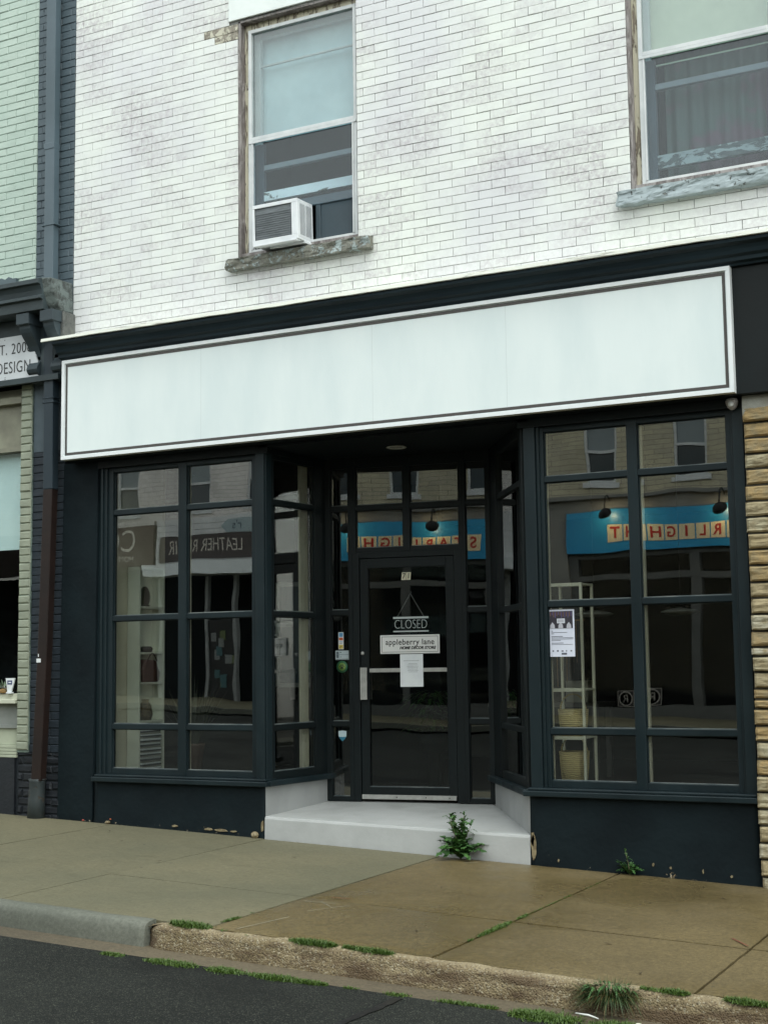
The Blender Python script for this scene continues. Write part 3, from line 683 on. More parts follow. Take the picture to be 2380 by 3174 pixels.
# porch slab
b = MB()
n = 24; F = [(-6.09+(2.22)*i/n) for i in range(n+1)]
top = []
def zp(x, y): return -1.171-.047*(x+6.085)/2.205 + (.055*y if y > 0 else 0)
fl = []
for x in F:
    j = .004*noise.noise(Vector((x*5, 0, 0)))
    fl.append([b.v((x, -.012+j, zs(x, 0)-.03)), b.v((x, -.012+j*.6, zs(x, 0)+.03)), b.v((x, -.010, zp(x, 0)-.02)), b.v((x, -.005, zp(x, 0)-.006)), b.v((x, .006, zp(x, 0)))])
for A, B in zip(fl, fl[1:]):
    for k in range(4): b.f([A[k], B[k], B[k+1], A[k+1]], 1 if k < 3 else 0, smooth=False)
bl, br_ = Vector((-6.03, .93)), Vector((-4.62, 1.16))
back = [b.v((bl.x+(br_.x-bl.x)*i/n, bl.y+(br_.y-bl.y)*i/n, -1.127)) for i in range(n+1)]
for i in range(n): b.f([fl[i][4], fl[i+1][4], back[i+1], back[i]], 0)
b.build('doorstep', [STEPW, STEPR], SHOP)
# recessed ceiling light (a part of the porch)
cl = thing('ceiling_light', 'round recessed light in the porch ceiling above the door', 'ceiling light', (-5.18, .55, 1.744))
b = MB(); b.lathe((-5.18, .55, 1.737), [(.052, .006), (.078, .007), (.084, .0), (.074, -.004), (.056, .0), (.052, .006)], 32); b.build('trim', plain('lamp trim', (196, 198, 192), .4), cl)
b = MB(); b.lathe((-5.18, .55, 1.739), [(0, 0), (.05, .0), (.05, .004)], 24); b.build('lens', plain('lamp lens', (150, 152, 146), .3), cl)

# interior
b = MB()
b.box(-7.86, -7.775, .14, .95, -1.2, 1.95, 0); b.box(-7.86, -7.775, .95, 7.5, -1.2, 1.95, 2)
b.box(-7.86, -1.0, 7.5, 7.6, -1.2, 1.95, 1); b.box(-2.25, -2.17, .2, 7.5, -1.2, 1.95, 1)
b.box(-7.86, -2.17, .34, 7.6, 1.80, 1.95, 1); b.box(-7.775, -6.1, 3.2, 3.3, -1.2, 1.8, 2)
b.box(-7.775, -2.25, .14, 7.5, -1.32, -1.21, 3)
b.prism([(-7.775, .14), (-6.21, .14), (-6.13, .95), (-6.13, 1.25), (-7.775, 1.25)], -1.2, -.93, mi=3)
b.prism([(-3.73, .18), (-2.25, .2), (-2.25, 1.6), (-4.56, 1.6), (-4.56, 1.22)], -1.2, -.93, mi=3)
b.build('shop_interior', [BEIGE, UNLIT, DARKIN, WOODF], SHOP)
# window returns in cream seen just behind the glass edges
b = MB(); b.box(-6.950, -6.90, .108, .14, -.886, 1.7); b.build('inner_jamb', BEIGE, SHOP)
b = MB(); b.box(-3.76, -3.728, .108, .15, -.886, 1.7); b.build('inner_jamb', BEIGE, SHOP)
b = MB(); b.box(-3.046, -3.008, .108, .14, -.886, 1.7); b.build('inner_jamb', BEIGE, SHOP); b = MB()
b.xf = xf2(LA, aL); b.box(.60, .70, .075, .10, -.886, 1.7); b.build('inner_jamb', BEIGE, SHOP)

# ------------------------------------------------------------------ signboard
sg = thing('signboard', 'long blank white signboard with thin dark border above the shopfront', 'signboard', (-5.14, -.16, 1.77))
b = MB(); x0, x1, z0, z1 = -8.026, -2.262, 1.770, 2.634
b.box(x0+.03, x1-.03, -.178, -.131, z0+.03, z1-.03); b.build('panel', SIGNW, sg)
b = MB()
for a in ((x0, x1, z0, z0+.03), (x0, x1, z1-.03, z1), (x0, x0+.03, z0+.03, z1-.03), (x1-.03, x1, z0+.03, z1-.03)): b.box(a[0], a[1], -.192, -.131, a[2], a[3])
b.build('frame', SIGNF, sg, .002)
b = MB(); e = .036
for a in ((x0+e, x1-e, z0+e, z0+e+.023), (x0+e, x1-e, z1-e-.023, z1-e), (x0+e, x0+e+.02, z0+e+.023, z1-e-.023), (x1-e-.02, x1-e, z0+e+.023, z1-e-.023)): b.box(a[0], a[1], -.1805, -.178, a[2], a[3])
b.build('border', SIGNB, sg)
SEAM = plain('sign seam', (196, 204, 204), .6)
for x in (-6.58, -5.0, -3.9): b = MB(); b.box(x, x+.0018, -.1786, -.178, z0+.06, z1-.06); b.build('seam', SEAM, sg)

# ------------------------------------------------------------------ air conditioner
ac = thing('air_conditioner', 'white window air conditioner with a grey coil back resting on the stone sill', 'air conditioner', (-5.78, -.2, 3.34))
ax0, ax1, ay0, ay1, az0, az1 = -6.075, -5.652, -.18, .06, 3.365, 3.69
b = MB(); b.xf = Matrix.Translation((0, .05, 3.4)) @ Matrix.Rotation(R(2), 4, 'X') @ Matrix.Translation((0, -.05, -3.4))
b.box(ax0, ax1, ay0+.006, ay1, az0, az0+.02); b.box(ax0, ax1, ay0+.006, ay1, az1-.012, az1); b.box(ax0, ax0+.012, ay0+.006, ay1, az0+.02, az1-.012)
b.box(ax1-.012, ax1, ay0+.006, ay0+.045, az0+.02, az1-.012); b.box(ax1-.012, ax1, ay0+.225, ay1, az0+.02, az1-.012); b.box(ax1-.012, ax1, ay0+.045, ay0+.225, az0+.02, az0+.04); b.box(ax1-.012, ax1, ay0+.045, ay0+.225, az1-.03, az1-.012)
b.box(ax0, ax1, ay0, ay0+.006, az0, az0+.036); b.box(ax0, ax1, ay0, ay0+.006, az1-.03, az1); b.box(ax0, ax0+.022, ay0, ay0+.006, az0+.036, az1-.03); b.box(ax1-.055, ax1, ay0, ay0+.006, az0+.036, az1-.03)
XF = b.xf.copy(); b.build('casing', ACW, ac, .003)
b = MB(); b.xf = XF; b.box(ax0+.013, ax1-.05, ay0+.012, ay0+.03, az0+.03, az1-.025)
for k in range(12): z = az0+.045+k*.018; b.box(ax0+.022, ax1-.055, ay0+.007, ay0+.0115, z, z+.005)
b.build('coil', ACG, ac)
b = MB(); b.xf = XF; b.box(ax1-.03, ax1-.02, ay0+.045, ay0+.225, az0+.04, az1-.03, 1)
for k in range(24):
    z = az0+.04+k*.0108; b.box(ax1-.011, ax1+.001, ay0+.045, ay0+.225, z, z+.0042)
b.box(ax1-.012, ax1+.0015, ay0+.125, ay0+.132, az0+.04, az1-.03)
b.build('louver', [ACW, BLACK], ac)
b = MB(); b.xf = XF; b.box(ax0+.005, ax1-.01, ay0-.004, ay0+.05, az0-.014, az0); b.box(ax0+.1, ax1+.01, ay0+.1, ay1, az0-.02, az0-.0)
b.build('drip_tray', ACW, ac, .003)

# ------------------------------------------------------------------ motion sensor
ms = thing('security_sensor', 'small white security sensor under the right end of the signboard', 'sensor', (-2.33, -.05, 1.76))
b = MB(); b.lathe((-2.322, -.02, 1.722), [(.0, .038), (.036, .037), (.043, .02), (.041, .0), (.030, -.024), (.012, -.04), (0, -.043)], 24); b.build('housing', SENS, ms)
b = MB(); b.lathe((-2.322, -.062, 1.716), [(.0, -.004), (.017, -.002), (.02, .004), (.0, .005)], 20, 'y'); b.build('lens', PLASTW, ms)

# ------------------------------------------------------------------ things on the door glass
U = lambda u, z, y=0: DW @ Vector((u, y, z))
DROT = (R(90), 0, TH)
nb = MB(); nb.xf = DW; sk = .006
for k in range(2):
    a = -.072+k*.041; nb.prism([(a, .694), (a+.037, .694), (a+.043, .757), (a+.006, .757)], .026, .030, 'y')
hn = nb.build('house_number', plain('cream number tile', (206, 200, 176), .5)); hn.location = (0, 0, 0)
tag(hn, 'house number 71 in black on two small cream tiles at the top of the door', 'house number')
text('7', 'digit', .062, U(-.05, .7255, .0255), DROT, BLACK, hn, bold=.0012, shear=.1, sx=.85); text('1', 'digit', .062, U(-.01, .7255, .0255), DROT, BLACK, hn, bold=.0012, shear=.1, sx=.85)
cs = thing('closed_sign', 'clear plastic sign reading CLOSED hanging on a string inside the door', 'sign', U(.007, .26, .02))
b = MB(); b.xf = DW; b.box(-.146, .160, .020, .023, .26, .388); b.build('plate', glass('acrylic', (.9, .93, .93), k=.7, wav=0), cs)
b = MB(); b.xf = DW; b.box(-.146, .160, .0185, .0198, .372, .388); b.box(-.146, .160, .0185, .0198, .262, .273); b.build('bar', ETCH, cs)
text('CLOSED', 'lettering', .108, U(.007, .3225, .0187), DROT, ETCH, cs, sx=.72, ext=.0005, bold=-.0024)
b = MB(); b.xf = DW; b.tube([(-.11, .019, .388), (.006, .02, .578), (.12, .019, .388)], .0011, 5); b.build('string', ETCH, cs)
b = MB(); b.xf = DW; b.lathe((.006, .024, .583), [(0, -.006), (.008, -.005), (.011, .004)], 14, 'y'); b.build('suction_cup', GLC, cs)
sp_ = thing('shop_sign', 'white plaque reading appleberry lane home decor store on the door', 'sign', U(-.005, .084, .02))
b = MB(); b.xf = DW; b.box(-.262, .252, .020, .026, .084, .238); b.build('board', PLAQUE, sp_, .0015)
b = MB(); b.xf = DW
for a in ((-.249, .239, .0965, .0995), (-.249, .239, .2225, .2255), (-.249, -.246, .0995, .2225), (.236, .239, .0995, .2225)): b.box(a[0], a[1], .0188, .0199, a[2], a[3])
b.build('border', BLACK, sp_)
text('appleberry lane', 'lettering', .067, U(-.004, .178, .019), DROT, BLACK, sp_, sx=.93, bold=.0006, sp=1.08)
text('HOME DÉCOR STORE', 'lettering', .031, U(.062, .130, .019), DROT, BLACK, sp_, sx=1.02, bold=.0014, shear=.25)
def notice(name, x0, x1, z0, z1, lab, cat, lines, y=.022):
    t = thing(name, lab, cat, U((x0+x1)/2, z0, y))
    b = MB(); b.xf = DW; b.box(x0, x1, y, y+.0015, z0, z1); b.build('sheet', PAPER, t)
    b = MB(); b.xf = DW
    for u0, u1, z, h in lines: b.box(u0, u1, y-.0006, y-.0001, z, z+h)
    b.build('printing', plain('grey ink', (120, 122, 126), .7), t)
    return t
ls = []
zz_ = .022
for k in range(24): ls.append((-.062+k*.0057, -.058+k*.0057, .022+.0008*(k % 3), .0035))
for i, wd in enumerate((.076, .088, .1, .094, .084, .09, .08)):
    z = .0-.0115*i; u = .02-wd/2+.0; k = 0
    while u < .02+wd/2-.004: l_ = rnd.uniform(.004, .011); ls.append((u, u+l_, z, .0028)); u += l_+.0022
notice('paper_notice', -.09, .107, -.189, .079, 'white paper notice with short printed lines taped under the shop plaque', 'notice', ls, y=.0205)
# sidelight stickers
def decal(name, lab, fn, u, z, mats, y=.024):
    b = MB(); b.xf = DW; fn(b); o = b.build(name, mats); tag(o, lab, 'sticker'); return o
BLU, ORG, YEL, TEAL = plain('sticker blue', (92, 150, 190), .5), plain('sticker orange', (190, 92, 48), .5), plain('sticker yellow', (206, 188, 96), .5), plain('sticker teal', (44, 110, 134), .5)
def f1(b):
    b.box(-.633, -.588, .022, .023, .128, .270, 0); b.box(-.628, -.593, .0212, .0218, .232, .265, 1); b.box(-.629, -.592, .0212, .0218, .203, .226, 2)
    b.box(-.628, -.593, .0212, .0218, .19, .194, 1); b.box(-.626, -.596, .0212, .0218, .178, .182, 4); b.box(-.630, -.591, .0212, .0218, .132, .166, 3); b.box(-.624, -.6, .0206, .0211, .148, .151, 4); b.box(-.624, -.616, .0206, .0211, .137, .143, 4)
decal('payment_sticker', 'tall narrow payment sticker with blue, orange and yellow blocks on the sidelight', f1, 0, 0, [PAPER, BLU, ORG, YEL, BLACK])
def f2(b):
    b.box(-.661, -.541, .022, .023, .040, .117, 0); b.box(-.655, -.63, .0212, .0218, .056, .108, 1); b.box(-.655, -.545, .0206, .0211, .082, .086, 2); b.box(-.620, -.611, .0212, .0218, .098, .106, 3); b.box(-.617, -.612, .0212, .0218, .060, .068, 3)
    for k in range(14): b.box(-.657+.008*k, -.651+.008*k, .0212, .0218, .043, .048, 3)
decal('information_sticker', 'pale rectangular sticker with grey print below the coloured payment sticker', f2, 0, 0, [pmat('sticker grey', (176, 188, 192), (166, 178, 182), bd=0), plain('print dark', (92, 104, 110), .6), plain('print mid', (120, 134, 142), .6), BLACK])
GRN = plain('sticker green', (40, 92, 62), .5); LGR = plain('sticker light green', (104, 132, 58), .5)
def f3(b):
    b.lathe((-.603, .022, -.018), [(0, -.001), (.050, -.001), (.050, 0), (0, 0)], 40, 'y', 0)
    b.lathe((-.603, .0205, -.018), [(0, -.0006), (.033, -.0006), (.033, 0), (0, 0)], 32, 'y', 1)
    for dx, dz, r in ((-.016, .004, .0052), (-.0065, .0135, .0056), (.0065, .0135, .0056), (.016, .004, .0052), (0, -.006, .010), (-.006, -.012, .006), (.006, -.012, .006)):
        b.lathe((-.603+dx, .0192, -.018+dz), [(0, -.0006), (r, -.0006), (r, 0), (0, 0)], 14, 'y', 2)
decal('paw_sticker', 'round green sticker with a black paw print on the sidelight', f3, 0, 0, [GRN, LGR, BLACK])
def f4(b):
    P = [(-.641, -.552), (-.606, -.548), (-.570, -.552), (-.571, -.59), (-.575, -.600), (-.637, -.600), (-.640, -.59)]
    b.prism(P, .022, .0235, 'y', 0); Q = [(-.637, -.6005), (-.575, -.6005), (-.585, -.618), (-.606, -.636), (-.626, -.618)]
    b.prism(Q, .022, .0235, 'y', 1)
decal('shield_sticker', 'small shield shaped sticker, white over teal, low on the sidelight', f4, 0, 0, [pmat('sticker white', (178, 196, 202), (160, 180, 190), bd=0), TEAL])

# poster on the right display window
po = thing('event_poster', 'white poster with a dark picture band taped inside the right display window', 'poster', (-3.628, .09, .036))
px0, px1, pz0, pz1 = -3.722, -3.527, .036, .372
b = MB(); b.box(px0, px1, .070, .072, pz0, pz1); b.build('sheet', pmat('poster white', (214, 218, 232), (204, 208, 224), bd=0), po)
b = MB(); b.box(px0+.009, px1-.012, .0685, .0695, pz1-.135, pz1-.012, 0)
for k in range(14):
    u = px0+.014+k*.012; b.box(u, u+.005, .0675, .0684, pz1-.016-rnd.uniform(.02, .045), pz1-.016, 1+(k % 2))
for k in range(3):
    u = px0+.03+k*.062; b.prism([(u-.018, pz1-.134), (u+.018, pz1-.134), (u+.016, pz1-.11), (u, pz1-.09), (u-.016, pz1-.11)], .0675, .0684, 'y', 3)
b.box(px0+.065, px0+.125, .0665, .0674, pz1-.098, pz1-.065, 4); b.box(px0+.07, px0+.12, .0658, .0664, pz1-.092, pz1-.07, 3)
b.build('picture', [plain('poster dark', (48, 44, 54), .5), plain('poster brown', (112, 84, 78), .5), plain('poster violet', (92, 80, 124), .5), plain('poster pale', (176, 176, 186), .5), plain('poster label', (206, 210, 220), .5)], po)
b = MB(); z = pz1-.155
for wd, hh in ((.012, .004), (.12, .0028), (.02, .0032), (.0, .012), (.085, .0032), (.165, .0028), (.165, .0028), (.07, .0028), (0, .012), (.09, .0032), (.16, .0022)):
    if wd: b.box(px0+.02, px0+.02+wd, .0688, .0695, z, z+hh)
    z -= .0095
for k, s_ in enumerate((.011, .013, .016, .008, .012)): b.box(px0+.025+k*.034, px0+.025+k*.034+s_, .0688, .0695, pz0+.036, pz0+.036+rnd.uniform(.006, .012))
b.box(px0+.094, px0+.134, .0688, .0695, pz0+.014, pz0+.027)
b.build('printing', plain('poster ink', (84, 86, 98), .6), po)

# ------------------------------------------------------------------ display furniture behind the glass
bc = thing('bookcase', 'tall pale bookcase with open shelves at the left end of the left display window', 'bookcase', (-7.69, .55, -.93))
b = MB(); b.box(-7.765, -7.635, .40, .42, -.93, .875); b.box(-7.765, -7.635, .74, .76, -.93, .875); b.box(-7.765, -7.755, .42, .74, -.93, .875); b.box(-7.765, -7.635, .42, .74, .855, .875); b.build('case', SHELFW, bc, .002)
for z in (.53, .13, -.13, -.46, -.92):
    b = MB(); b.box(-7.755, -7.636, .42, .74, z-.018, z); b.build('shelf', SHELFW, bc, .001)
bs = MB()
z = -.92
k = 0
while z < -.55:
    h = rnd.uniform(.010, .017); j = rnd.uniform(-.006, .006)
    bs.box(-7.75, -7.625+j, .43+abs(j), .70+j, z, z+h-.002, k % 3); z += h; k += 1
tag(bs.build('book_stack', [PAPER, pmat('book grey', (150, 150, 140), bd=0), pmat('book dark', (76, 82, 84), bd=0)]), 'stack of slim pale and grey books on the lowest shelf of the bookcase', 'books')
b = MB(); b.lathe((-7.70, .56, .615), [(.02, -.02), (.055, -.02), (.07, -.008), (.07, .008), (.055, .02), (.02, .02)], 20, 'y')
for v_ in b.bm.verts: v_.co = Vector((-7.70+(v_.co.y-.56)*.6, .56+(v_.co.x+7.70), v_.co.z+(v_.co.z-.615)*.35))
b.box(-7.73, -7.67, .53, .59, .53, .545); tag(b.build('ring_ornament', plain('dark bronze', (70, 72, 60), .4)), 'dark oval ring ornament on an upper shelf of the bookcase', 'ornament')
b = MB(); b.lathe((-7.69, .57, .13), [(.05, 0), (.06, .03), (.045, .05), (.03, .052), (0, .052)], 16); tag(b.build('bowl', plain('dark glazed clay', (40, 46, 44), .3)), 'small dark bowl on the shelf above the handbag', 'bowl')
hb = thing('handbag', 'brown leather handbag on the middle shelf of the bookcase', 'handbag', (-7.69, .58, -.13))
b = MB(); n = 10
for i in range(1): b.prism([(.47, -.13), (.70, -.13), (.715, -.05), (.66, .06), (.52, .07), (.46, -.02)], -7.74, -7.64, 'x')
b.build('body', plain('brown leather', (72, 46, 38), .5), hb, .02)
b = MB(); b.tube([(-7.64, .52+.14*t, .05+.07*math.sin(math.pi*t)) for t in [k/8 for k in range(9)]], .006, 6); b.build('handle', plain('dark leather', (50, 34, 30), .5), hb)
b = MB(); b.lathe((-7.69, .56, -.46), [(.0, 0), (.05, 0), (.065, .05), (.05, .13), (.03, .16), (.035, .18), (0, .18)], 16); tag(b.build('wicker_vase', pmat('wicker', (110, 96, 74), (70, 60, 46), vs=60, bd=.004)), 'small brown wicker vase on the lower shelf of the bookcase', 'vase')
# tall dried plant in the left window
def blade(b, p, d, L, w0, droop, seg=5, mi=0, side=None):
    p = Vector(p); d = Vector(d).normalized(); s = side or d.cross(Vector((0, 0, 1)))
    s = s.normalized() if s.length > .01 else Vector((1, 0, 0)); prev = None
    for k in range(seg+1):
        t = k/seg; q = p + d*L*t + Vector((0, 0, -droop*L*t*t)); ww = w0*(1-t)**.7 if k < seg else .0003
        cur = (b.v(q-s*ww/2), b.v(q+s*ww/2))
        if prev: b.f([prev[0], prev[1], cur[1], cur[0]], mi, True)
        prev = cur
pl = thing('potted_plant', 'spiky potted plant standing inside the left display window', 'plant', (-7.48, .98, -.93))
b = MB(); b.lathe((-7.48, .98, -.93), [(.07, 0), (.10, .22), (.11, .25), (.09, .25), (.08, .2)], 20); b.build('pot', plain('brown pot', (78, 58, 46), .6), pl)
b = MB()
for k in range(80):
    a = rnd.uniform(0, 6.28); e = rnd.uniform(.9, 1.5); L = rnd.uniform(.3, .75)
    blade(b, (-7.48+.03*math.cos(a), .98+.03*math.sin(a), -.7), (math.cos(a)*math.cos(e), math.sin(a)*math.cos(e), math.sin(e)), L, .022, rnd.uniform(.05, .35))
b.build('foliage', leafm('dull plant', (52, 62, 50), (70, 76, 62)), pl, recalc=False)
fp = thing('framed_print', 'grey framed print leaning in the back of the left display window', 'picture', (-6.75, 1.6, -.2))
b = MB()
for a in ((-7.0, -6.5, -.2, -.16), (-7.0, -6.5, .72, .76), (-7.0, -6.96, -.16, .72), (-6.54, -6.5, -.16, .72)): b.box(a[0], a[1], 1.6, 1.63, a[2], a[3])
b.build('frame', plain('grey frame', (126, 130, 128), .5), fp); b = MB(); b.box(-6.96, -6.54, 1.61, 1.62, -.16, .72); b.build('print', DARKPAN, fp)
# display rack in the right window
rk = thing('display_rack', 'cream metal display rack holding wicker baskets in the right display window', 'rack', (-3.68, .42, -.93))
b = MB(); t = .019
X0, X1, Y0, Y1 = -3.815, -3.55, .30, .55
for x in (X0, X1-t):
    for y in (Y0, Y1-t): b.box(x, x+t, y, y+t, -.93, .575)
b.build('post', CREAMM, rk, .001)
for z in (.558, -.21, -.555, -.90):
    b = MB(); b.box(X0+t, X1-t, Y0, Y0+t, z-.008, z+.016); b.box(X0+t, X1-t, Y1-t, Y1, z, z+.014); b.box(X0+.002, X0+t-.002, Y0+t, Y1-t, z, z+.014); b.box(X1-t+.002, X1-.002, Y0+t, Y1-t, z, z+.014)
    b.box(X0+t, X1-t, Y0+t, Y1-t, z+.004, z+.008); b.build('shelf', CREAMM, rk)
def wicker(name):
    m, n, l, p = newmat(name); v = coords(n, l, (1, 1, 1))
    wv = n.new('ShaderNodeTexWave'); wv.bands_direction = 'Z'; wv.inputs['Scale'].default_value = 22; wv.inputs['Distortion'].default_value = 3; l.new(v, wv.inputs['Vector'])
    l.new(mix(n, l, wv.outputs['Fac'], lin((190, 166, 108)), lin((232, 210, 152))), p.inputs['Base Color']); l.new(bump(n, l, wv.outputs['Fac'], 1, .006), p.inputs['Normal']); p.inputs['Roughness'].default_value = .8
    return m
WICK = wicker('wicker')
for z, hh, lab in ((-.547, .20, 'straw basket with a hoop handle on the middle shelf of the rack'), (-.892, .24, 'straw basket with a hoop handle on the lowest shelf of the rack')):
    bt = thing('basket', lab, 'basket', (-3.685, .425, z), 'straw baskets on the rack')
    b = MB(); b.lathe((-3.685, .425, z), [(.09, 0), (.105, hh*.5), (.112, hh), (.102, hh), (.095, hh*.5), (.08, .01)], 28); b.build('bowl', WICK, bt)
    b = MB(); b.tube([(-3.685+.1*math.cos(a), .425, z+hh-.01+.12*math.sin(a)) for a in [math.pi*k/12 for k in range(13)]], .006, 6); b.build('handle', WICK, bt)
hg = MB()
for k in range(12):
    x = -3.79+k*.019; L = rnd.uniform(.22, .5); hg.tube([(x, .40, .55-.25), (x+rnd.uniform(-.004, .004), .40, .3-L)], .0022, 5, mi=k % 2)
hg.box(-3.80, -3.57, .395, .405, .30, .306)
tag(hg.build('necklace_row', [plain('amber beads', (150, 104, 42), .3), plain('dark beads', (60, 42, 30), .3)]), 'row of hanging amber and dark bead strands on the rack behind the poster', 'necklaces')
gp = MB(); gp.box(-4.50, -4.37, 1.45, 1.47, .12, .52, 0); gp.box(-4.485, -4.385, 1.445, 1.449, .14, .5, 1)
for v_ in gp.bm.verts:
    pass
tag(gp.build('green_painting', [CREAMM, pmat('green canvas', (96, 120, 50), (130, 104, 44), vs=5, bd=0)]), 'green and ochre canvas standing behind the display rack', 'painting')
tb = thing('console_table', 'dark console table with boxes in the dim shop behind the door', 'table', (-4.9, 3.2, -1.2))
b = MB(); b.box(-5.5, -4.4, 3.0, 3.5, -.42, -.38); b.build('top', pmat('table top', (120, 116, 108), bd=0), tb, .004)
for x in (-5.46, -4.48):
    for y in (3.04, 3.42): b = MB(); b.box(x, x+.05, y, y+.05, -1.2, -.42); b.build('leg', pmat('table leg', (96, 92, 86), bd=0), tb)
for i, (x, h, m_) in enumerate(((-5.1, .14, PINKB), (-4.75, .2, BEIGE))):
    b = MB(); b.box(x, x+.22, 3.1, 3.32, -.379, -.379+h); tag(b.build('storage_box', m_, None, .004), ('low rose box' if i == 0 else 'taller beige box')+' on the console table in the dim shop', 'box')
fe = thing('fern', 'dark green fern on a stand just inside the door', 'plant', (-5.55, 1.9, -1.2))
b = MB(); b.lathe((-5.55, 1.9, -1.2), [(.05, 0), (.05, .4), (.12, .42), (.14, .6), (.12, .6)], 18); b.build('pot', DARKIN, fe)
b = MB()
for k in range(260):
    a = rnd.uniform(0, 6.28); e = rnd.uniform(-.2, 1.3); r_ = rnd.uniform(.0, .3); L = rnd.uniform(.06, .13)
    c_ = Vector((-5.55+r_*math.cos(a), 1.9+r_*math.sin(a), -.52+.3*math.sin(e)-.6*r_*r_)); blade(b, c_, (math.cos(a), math.sin(a), rnd.uniform(-.8, .6)), L, .022, .3, 3)
b.build('foliage', leafm('fern leaf', (50, 92, 44), (70, 116, 56)), fe, recalc=False)

# ------------------------------------------------------------------ green neighbour
GB = thing('mint_building', 'mint green painted brick building next door with slate blue strip and bracketed cornice', 'building', (-10, 0, -1.2))
b = MB(); bricks(b, -13.5, -8.505, 3.36, ZT, .0, L=.215, H=.0695, gap=.0035, ch=.005, jit=.0018, phase=.05); backing(b, -13.5, -8.505, 3.3, ZT, .006, .3, (), 1)
b.build('brick_wall', [MINT, MINTJ], GB)
b = MB(); bricks(b, -8.505, -8.075, 3.0, ZT, .002, L=.215, H=.0695, gap=.0035, ch=.005, jit=.0018, phase=.15); backing(b, -8.505, -8.075, 1.9, ZT, .008, .3, (), 1)
b.build('brick_strip', [SLATE, SLATEJ], GB)
b = MB(); bricks(b, -8.52, -8.16, -.72, 3.0, .012, L=.215, H=.0695, gap=.0035, ch=.006, jit=.002, phase=.1)
b.build('brick_strip', [pmat('deep slate brick', (44, 52, 60), (38, 45, 52), rough=.5, vs=3, bs=50, bd=.003, island=.1)], GB)
b = MB(); bricks(b, -8.64, -8.16, -1.38, -.72, .006, L=.215, H=.0695, gap=.006, ch=.012, jit=.006, phase=.02); backing(b, -13.5, -8.16, -1.4, -.72, .018, .3, (), 1); backing(b, -8.52, -8.16, -.72, 1.9, .02, .3, (), 1)
b.box(-13.5, -8.66, -.01, .02, -1.38, -.77, 0)
b.build('brick_base', [CHAR, CHARJ], GB)
b = MB(); bricks(b, -8.645, -8.517, -.70, 2.52, -.012, L=.30, H=.0705, gap=.002, ch=.010, jit=.003, phase=-8.645); backing(b, -8.645, -8.517, -.72, 2.52, .002, .3, (), 1)
tag(b.build('brick_pier', [SAGE, MINTJ], GB), 'narrow sage painted brick pier')
b = MB(); b.box(-13.5, -8.65, .06, .1, 1.95, 2.5, 0); b.box(-13.5, -8.65, .02, .1, 1.93, 1.97, 0); b.box(-13.5, -8.65, .0, .1, 2.36, 2.42, 0); b.build('head_board', pmat('worn cream board', (140, 140, 122), (118, 116, 102), vs=4), GB)
wn_ = MB(); wn_.box(-13.5, -8.65, .0, .12, -.29, -.215); wn_.box(-13.5, -8.65, -.03, .12, -.30, -.265); wn_.box(-8.68, -8.65, .04, .1, -.215, 1.95)
gw = wn_.build('shop_window', pmat('cream window trim', (206, 208, 190), (190, 192, 174), vs=5), GB, .004)
b = MB(); b.box(-13.5, -8.68, .06, .066, -.215, 1.95); b.build('pane', GLN, gw)
b = MB(); b.box(-13.5, -8.70, .12, .125, 1.06, 1.93); tag(b.build('roller_blind', pmat('pale aqua blind', (196, 222, 222), (184, 212, 214), vs=1.2), gw), 'pale aqua roller blind')
b = MB(); b.box(-13.5, -8.6, 2.2, 2.25, -1, 2.4); b.box(-8.65, -8.6, .12, 2.2, -1, 2.4); b.build('room_wall', DARKIN, gw)
b = MB(); b.box(-13.5, -8.65, .04, .12, -.49, -.30, 0); b.box(-13.5, -8.65, .02, .12, -.515, -.488, 0); b.build('under_sill', pmat('grey board', (134, 138, 134), (118, 122, 118), vs=5), GB)
b = MB(); b.box(-13.5, -8.65, .04, .12, -.66, -.515, 0)
for k in range(4): b.box(-13.5, -8.65, .01-.004*k, .12, -.685-.027*k, -.662-.027*k, 0)
b.build('stall_riser', pmat('sage board', (172, 178, 158), (158, 164, 144), vs=5), GB, .002)
# cornice ledge
b = MB(); extr(b, [(0, 3.40), (-.30, 3.36), (-.36, 3.345), (-.36, 3.305), (-.33, 3.30), (-.31, 3.26), (-.30, 3.215), (-.33, 3.205), (-.33, 3.18), (-.295, 3.175), (-.29, 3.09), (-.24, 3.085), (0, 3.085)], -13.5, -8.155)
lg = b.build('cornice', pmat('slate cornice', (56, 68, 72), (44, 54, 58), rough=.55, vs=4, scale=(.6, 1, 2), bs=30, bd=.002), GB, .003)
b = MB(); n = 12
prev = None
for i, (y, z, x0, x1) in enumerate(((-.33, 3.36, -8.20, -8.075), (-.30, 3.24, -8.19, -8.07), (-.24, 3.13, -8.165, -8.065), (-.20, 3.085, -8.15, -8.065))):
    cur = [b.v((x0, y, z)), b.v((x1, y+.05, z)), b.v((x1, .0, z+.01)), b.v((x0, .0, z+.01))]
    if prev:
        for k in range(4): b.f([prev[k], prev[(k+1) % 4], cur[(k+1) % 4], cur[k]])
    else: b.f(cur)
    prev = cur
b.f(prev[::-1]); b.build('cornice_end_block', peeling('weathered grey stone', (104, 114, 112), (74, 80, 78), (1, 1, 1), 12, .5, .06), GB, .01)
b = MB(); b.box(-8.13, -8.04, -.16, .0, 2.86, 3.085); b.build('corner_infill', peeling('grey plaster', (108, 110, 106), (84, 86, 84), (1, 1, 1), 8, .5, .1), GB, .01)
